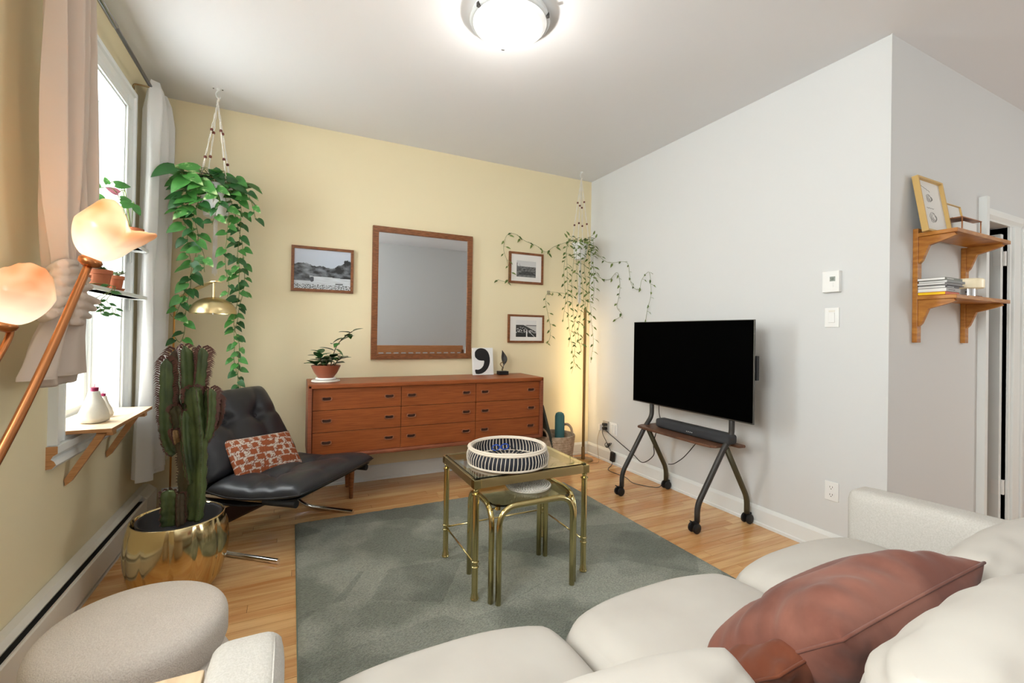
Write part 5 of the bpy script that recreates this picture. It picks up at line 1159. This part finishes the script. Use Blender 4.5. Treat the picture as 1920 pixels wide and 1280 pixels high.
# ---------------------------------------------------------------- lounge chair
O = Vector((.144, 2.742, 0)); F = Vector((.77315, -.63422, 0)); U = Vector((.63422, .77315, 0)); Z = Vector((0, 0, 1))
def cp3(a, u, z): return O+F*a+U*u+Z*z
t = thing('lounge_chair', 'black leather lounge chair on chrome tubes beside the cactus', 'chair', O-F*.3)
for s_ in (-.32, .32):
    b = B(); tube(b, fillet([cp3(.022, s_, .0125), cp3(-.33, s_, .0125), cp3(-.68, s_*.98, .285), cp3(.10, s_*.98, .302)], .07, 8), .0122, 14); obj('side_tube', b, chrome, t, 'auto')
b = B(); q = [cp3(-.50, -.30, .135), cp3(-.43, -.30, .09), cp3(-.43, .30, .09), cp3(-.50, .30, .135)]; up_ = Vector(cp3(.05, 0, .075)-cp3(0, 0, 0)).normalized()
rings(b, [[p+up_*.0 for p in q], [p+(F*.010+Z*.016) for p in q]]); bmesh.ops.recalc_face_normals(b, faces=b.faces); obj('stretcher', b, dark_wood, t)
prof = [(.125, .335), (.04, .315), (-.12, .282), (-.28, .268), (-.40, .285), (-.475, .345), (-.53, .44), (-.60, .57), (-.665, .70), (-.70, .765)]
pS = spline([(a, 0, z) for a, z in prof], 6)
b = B(); rs = []
for p in pS:
    rs.append([cp3(p.x, -.325, p.z-.012), cp3(p.x, .325, p.z-.012), cp3(p.x+.003, .325, p.z-.005), cp3(p.x+.003, -.325, p.z-.005)])
rings(b, rs); bmesh.ops.recalc_face_normals(b, faces=b.faces); obj('sling', b, canvas, t, 'auto')
for s_ in (-.314, .314):
    b = B(); tube(b, [cp3(-.07, s_, .297), cp3(.115, s_, .300)], .0185, 14); obj('sling_sleeve', b, canvas, t, 'auto')
def tufted(S, wfn, T, buttons, creases, name, nu=64, bulge=.0, ntw=1):
    """cushion following the side profile S: list of Vector(a, 0, z)"""
    b = B(); n = len(S)-1; G = {}; cum = [0]
    for i in range(n): cum.append(cum[-1]+(S[i+1]-S[i]).length)
    L = cum[-1]
    for side in (1, -1):
        for i in range(n+1):
            Tn = (S[min(n, i+1)]-S[max(0, i-1)]).normalized(); Nn = Vector((Tn.z, 0, -Tn.x)); Nn = Nn if Nn.z > 0 or name == 'x' else -Nn
            if Nn.z < 0: Nn = -Nn
            s = cum[i]; fs = s/L; hw = wfn(fs)
            for j in range(nu+1):
                u = math.sin((2*j/nu-1)*PI/2); U_ = u*hw
                if side < 0 and (i in (0, n) or j in (0, nu)): G[side, i, j] = G[1, i, j]; continue
                e = (1-abs(u)**5)*(1-abs(2*fs-1)**7); h = T*max(0, e)**.42
                d = 0
                if side > 0:
                    for (bs, bu, dep, wd) in buttons: rr = math.hypot(s-bs, U_-bu); d += dep*math.exp(-(rr/wd)**1.3)
                    for (s0, u0, s1, u1, dep, wd) in creases:
                        vx, vy = s1-s0, u1-u0; tt = max(0, min(1, ((s-s0)*vx+(U_-u0)*vy)/(vx*vx+vy*vy))); rr = math.hypot(s-s0-vx*tt, U_-u0-vy*tt); d += dep*(.35+.65*(1-tt))*math.exp(-(rr/wd)**1.5)
                    h = max(h*.25, h-d*min(1, h/T*1.5))+.004*noise.noise(Vector((s*14, U_*9, 1)))*min(1, h/T*2)
                    p = S[i]+Nn*(h*.82)
                else: p = S[i]-Nn*(h*.18)
                G[side, i, j] = b.verts.new(cp3(p.x, U_, p.z+.0))
    for side in (1, -1):
        for i in range(n):
            for j in range(nu):
                q = [G[side, i, j], G[side, i+1, j], G[side, i+1, j+1], G[side, i, j+1]]
                b.faces.new(q if side > 0 else q[::-1])
    bmesh.ops.recalc_face_normals(b, faces=b.faces); return obj(name, b, leather, t, True)
seatS = spline([(.150, 0, .352), (.05, 0, .330), (-.12, 0, .305), (-.28, 0, .298), (-.41, 0, .318)], 9)
backS = spline([(-.415, 0, .345), (-.475, 0, .44), (-.55, 0, .575), (-.62, 0, .70), (-.662, 0, .775)], 9)
se = tufted(seatS, lambda f: .335, .105, [(.30, -.12, .05, .05), (.30, .12, .05, .05), (.14, 0, .0, .05)],
   [(.30, -.12, .30, -.335, .035, .016), (.30, -.12, .16, -.335, .03, .014), (.30, -.12, .02, -.10, .02, .03), (.30, -.12, .30, .12, .03, .022), (.30, .12, .30, .335, .03, .016), (.30, .12, .03, .12, .02, .03), (.30, -.12, .5, -.16, .02, .02), (.30, .12, .5, .16, .02, .02)], 'seat_cushion')
bk_ = tufted(backS, lambda f: .335-.05*f, .100, [(.30, -.10, .05, .05), (.30, .12, .05, .05)],
   [(.30, -.10, .47, -.10, .025, .022), (.30, -.10, .30, .12, .025, .022), (.30, -.10, .30, -.33, .02, .03), (.30, .12, .30, .33, .025, .022), (.30, .12, .46, .16, .02, .025), (.30, -.10, .02, -.12, .014, .03), (.30, .12, .02, .12, .014, .03)], 'back_cushion')
for bs, bu in ((.30, -.10), (.30, .12)):
    i = min(range(len(backS)), key=lambda k: abs(sum((backS[q+1]-backS[q]).length for q in range(k))-bs)); p = backS[i]; Nn = Vector((.86, 0, .5)); b = B(); lathe(b, [(0, -.003), (.009, -.001), (.009, .002), (0, .005)], seg=14, M=Matrix.Translation(cp3(p.x+Nn.x*.036, bu, p.z+Nn.z*.036)) @ Vector(F*.86+Z*.5).to_track_quat('Z', 'Y').to_matrix().to_4x4()); obj('button', b, leather, bk_, True)
b = B(); tube(b, [cp3(seatS[i].x, -.336, seatS[i].z+.004) for i in range(len(seatS))], .0025, 5); tube(b, [cp3(seatS[0].x+.001, u*.33, seatS[0].z+.004) for u in (-1, -.5, 0, .5, 1)], .0025, 5); obj('piping', b, leather, se, True)
# rust cushion on it
q0 = at(415, 832, 1, 2.98); 
A_ = {}
tl, trr, br, bl = at(415, 833, 1, 2.86), at(528, 820, 1, 3.06), at(570, 868, 1, 2.98), at(465, 899, 1, 2.78)
c0 = (tl+trr+br+bl)/4; xv = ((trr-tl)+(br-bl))/2; yv = ((tl-bl)+(trr-br))/2; wdt = xv.length; xn = xv.normalized(); yn = (yv-xn*yv.dot(xn)); hgt = yn.length; yn.normalize(); zn = xn.cross(yn)
M = basis(c0-zn*-.0, xn, yn, zn)
def rustprint(x, y):
    n_ = noise.noise(Vector((x*160, y*40, 3)))*.5+.5
    r_ = math.floor(y/.040); o_ = (.5 if r_ % 2 else 0)*.052; cx_ = ((x+o_)/.052) % 1; cy_ = (y/.040) % 1; rr = noise.cell(Vector((math.floor((x+o_)/.052), r_, 0)))
    w_ = .68+.28*rr; inr = cx_ < w_ and .09 < cy_ < .84+.12*rr
    fine = noise.noise(Vector((x*420, y*420, 1)))
    if inr: k_ = .75+.5*n_; return (.30*k_, .085*k_, .036*k_)
    if fine > .12: return (.22, .07, .04)
    k_ = .8+.3*n_; return (.60*k_, .52*k_, .45*k_)
pb_ = pillow(wdt*1.16, hgt*1.26, .095, n=90, pinch=.05, nz=.004)
me = bpy.data.meshes.new('cushion'); cols = []
for f in pb_.faces:
    for l_ in f.loops: cols.append(rustprint(l_.vert.co.x, l_.vert.co.y))
bmesh.ops.transform(pb_, matrix=M, verts=pb_.verts); pb_.to_mesh(me); pb_.free(); ca = me.color_attributes.new('print', 'FLOAT_COLOR', 'CORNER'); fl = []
for c in cols: fl += [*c, 1]
ca.data.foreach_set('color', fl); me.materials.append(cloth_print); me.polygons.foreach_set('use_smooth', [True]*len(me.polygons))
tag(obj('cushion', me, None), 'rust and white woven block pattern cushion on the black lounge chair', 'cushion')

# ---------------------------------------------------------------- pouf
pc_ = (-.352, 1.462, 0)
t = thing('pouf', 'cream boucle pouf of two stacked rounds in the left foreground', 'pouf', pc_)
def puck(z0, z1, r, dx, dy, puff): 
    b = B(); P = [(0, z0)]; h = z1-z0; rc = .05
    P += [(r-rc*.6, z0), (r-rc*.15, z0+.014), (r, z0+.034)]+[(r-rc+rc*math.cos(a), z1-rc+rc*math.sin(a)) for a in [R_(q) for q in range(0, 91, 10)]]+[(r*.6, z1+puff*.6), (r*.3, z1+puff*.95), (0, z1+puff)]
    lathe(b, P, (pc_[0]+dx, pc_[1]+dy, 0), 96, rfun=lambda a, z: 1+.012*math.sin(2*a)+.01*math.sin(3*a+1)); return b
obj('lower_round', puck(.002, .292, .204, .014, -.03, .0), boucle, t, True); obj('upper_round', puck(.282, .408, .203, 0, 0, .020), boucle, t, True)

# ---------------------------------------------------------------- sofa
t = thing('sofa', 'long cream three seat sofa with grey woven arms across the foreground', 'sofa', (.95, .55, 0))
SY = .965
obj('base_frame', rbox((1.90, .80, .22), .02, 6, M=Matrix.Translation((.93, .53, .185))), arm_fabric, t, 'auto')
for x in (.0, 1.86):
    for y in (.2, .85): b = B(); lathe(b, [(.016, 0), (.022, .08)], (x, y, 0), 16); obj('leg', b, walnut, t, True)
def arm(x0, x1, ztop_f, ztop_b):
    n_ = 10; b = rbox((x1-x0, .84, .52), .035, 12, M=None)
    for v in b.verts:
        f = (v.co.y+.42)/.84
        if v.co.z > 0: v.co.z += (ztop_f*f+ztop_b*(1-f))-.60+.0
    bmesh.ops.transform(b, matrix=Matrix.Translation(((x0+x1)/2, SY-.42-.005, .34)), verts=b.verts); return b
ar = obj('armrest', arm(1.872, 1.995, .592, .622), arm_fabric, t, True); al = obj('armrest', arm(-.122, -.002, .597, .62), arm_fabric, t, True)
b = B()
for x in (-.018,): tube(b, [(x, SY-.05-k*.06, .5955+.0020*k) for k in range(11)], .0018, 5)
obj('arm_seam', b, arm_fabric, al, True)
obj('back_frame', rbox((2.10, .14, .62), .04, 8, M=Matrix.Translation((.935, .12, .36))), arm_fabric, t, True)
def seat(x0, x1, sd, yf):
    b = rbox((x1-x0, .72, .19), .075, 22, puff=.028, nz=.010, nsc=4.2)
    for v in b.verts:
        f = max(0, (v.co.y)/.36); u = v.co.x/((x1-x0)/2)
        v.co.y += -.050*max(0, f)*abs(u)**2.6*(1 if v.co.y > 0 else 0)
        if v.co.z > .02: v.co.z -= .030*f**3
    bmesh.ops.transform(b, matrix=Matrix.Translation(((x0+x1)/2, yf-.36, .352)), verts=b.verts); return obj('seat_cushion', b, cream_velvet, t, True)
seat(.005, .622, 1, 1.045); seat(.622, 1.232, 2, 1.03); seat(1.232, 1.868, 3, 1.01)
def backc(xc, yc, zc, wd, ht, th, tilt, rz=0, k=0, fl=True):
    M = Matrix.Translation((xc, yc, zc)) @ Euler((R_(90-tilt), 0, rz)).to_matrix().to_4x4()
    ripple = lambda u, v, s: .004*math.sin(u*16+5*v+k)*abs(v)**1.5+(.009 if k == 2 else .004)*math.sin(30*v+5*u+k+3*math.sin(4*u))*max(0, abs(u)-.15)
    b = pillow(wd, ht, th, 64, .0, .012, 5, M, ripple, .22); o = obj('back_cushion', b, cream_velvet, t, True)
    if fl:
        b = B(); P = []
        for i in range(33):
            u = -1+i/16; P.append(M @ Vector((u*wd/2*.985*math.sqrt(1-.22*u*u), ht/2*math.sqrt(1-.22*u*u)-.004, 0)))
        for q in (0, 1): tube(b, [p+Vector((0, .004*q, -.012*q)) for p in P], .0035, 6)
        obj('piping', b, cream_velvet, o, True)
    return o
backc(.29, .365, .54, .60, .42, .22, 22, 0, 1); backc(.94, .225, .555, .63, .46, .26, 10, 0, 2, False); backc(1.56, .36, .515, .62, .42, .20, 30, 0, 4)

# scatter pillows
def fold(u, v, s): return -.05*math.exp(-((u+.30)/.07)**2)*max(0, v)**2+.005*math.sin(22*v+2*u)*abs(u)**4+.005*math.sin(24*u+3*v)*max(0, -v)**3+.004*math.sin(7*u+9*v)
xv = Vector((1, -.02, .05)).normalized(); yv = Vector((0, -.72, .69)); zv = xv.cross(yv).normalized(); zv = -zv if zv.z < 0 else zv
M = basis((1.005, .53, .565), xv, zv.cross(xv), zv)
tag(obj('scatter_pillow', pillow(.47, .40, .19, 60, .06, .007, 7, M, fold), velvet, None, True), 'large dusty brown velvet pillow lying on the cream sofa', 'pillow')
M = basis((.90, .57, .505), xv, zv.cross(xv), zv)
tag(obj('scatter_pillow', pillow(.38, .34, .10, 30, .08, .005, 8, M, fold), rust_velvet, None, True), 'rust pillow corner showing behind the large brown velvet pillow', 'pillow')

def seam(po, a, b_, M, pinch, m):
    bm = B(); P = []
    for (u0, v0), (u1, v1) in (((-1, -1), (1, -1)), ((1, -1), (1, 1)), ((1, 1), (-1, 1)), ((-1, 1), (-1, -1))):
        for k in range(14):
            f = k/14; u = u0+(u1-u0)*f; v = v0+(v1-v0)*f; P.append(M @ Vector((u*a/2*(1-pinch*(1-v*v)*abs(u)**3), v*b_/2*(1-pinch*(1-u*u)*abs(v)**3), 0)))
    tube(bm, P, .0028, 6, closed=True); obj('seam', bm, m, po, True)
for po in [o for o in bpy.data.objects if o.name.startswith('scatter_pillow')]:
    if po.name == 'scatter_pillow': seam(po, .47, .40, basis((1.005, .53, .565), xv, zv.cross(xv), zv), .06, velvet)
    else: seam(po, .38, .34, basis((.90, .57, .505), xv, zv.cross(xv), zv), .08, rust_velvet)
# ---------------------------------------------------------------- pale wooden side table in the left foreground
t = thing('wooden_side_table', 'pale wooden tabletop corner between the pouf and the sofa arm', 'table', (-.3, .8, 0))
obj('tabletop', box(-.50, -.128, .62, .947, .533, .551, .003), ply, t); obj('apron', box(-.485, -.143, .64, .93, .47, .5328, .002), ply_edge, t)
for x in (-.475, -.153):
    for y in (.65, .92): obj('leg', box(x-.014, x+.014, y-.014, y+.014, 0, .4698, .002), ply_edge, t)
# slatted wooden rail behind the sofa, seen in the mirror
t = thing('slatted_bench', 'brown wooden rail with slats reflected at the bottom of the mirror', 'bench', (1.5, -.2, 0))
obj('top_rail', box(.30, 2.66, -.24, -.19, .815, .93, .008), mat('rail_wood', (190, 124, 76), .45, col2=(206, 142, 92), nscale=8, stretch=(1, 4, 14)), t); obj('bottom_rail', box(.30, 2.66, -.235, -.195, .12, .17, .006), walnut, t)
for i in range(20): obj('slat', box(.36+i*.12, .40+i*.12, -.225, -.205, .17, .815, .003), MATS['rail_wood'], t)
for x in (.30, 2.63): obj('post', box(x, x+.04, -.245, -.185, 0, .86, .004), walnut, t)
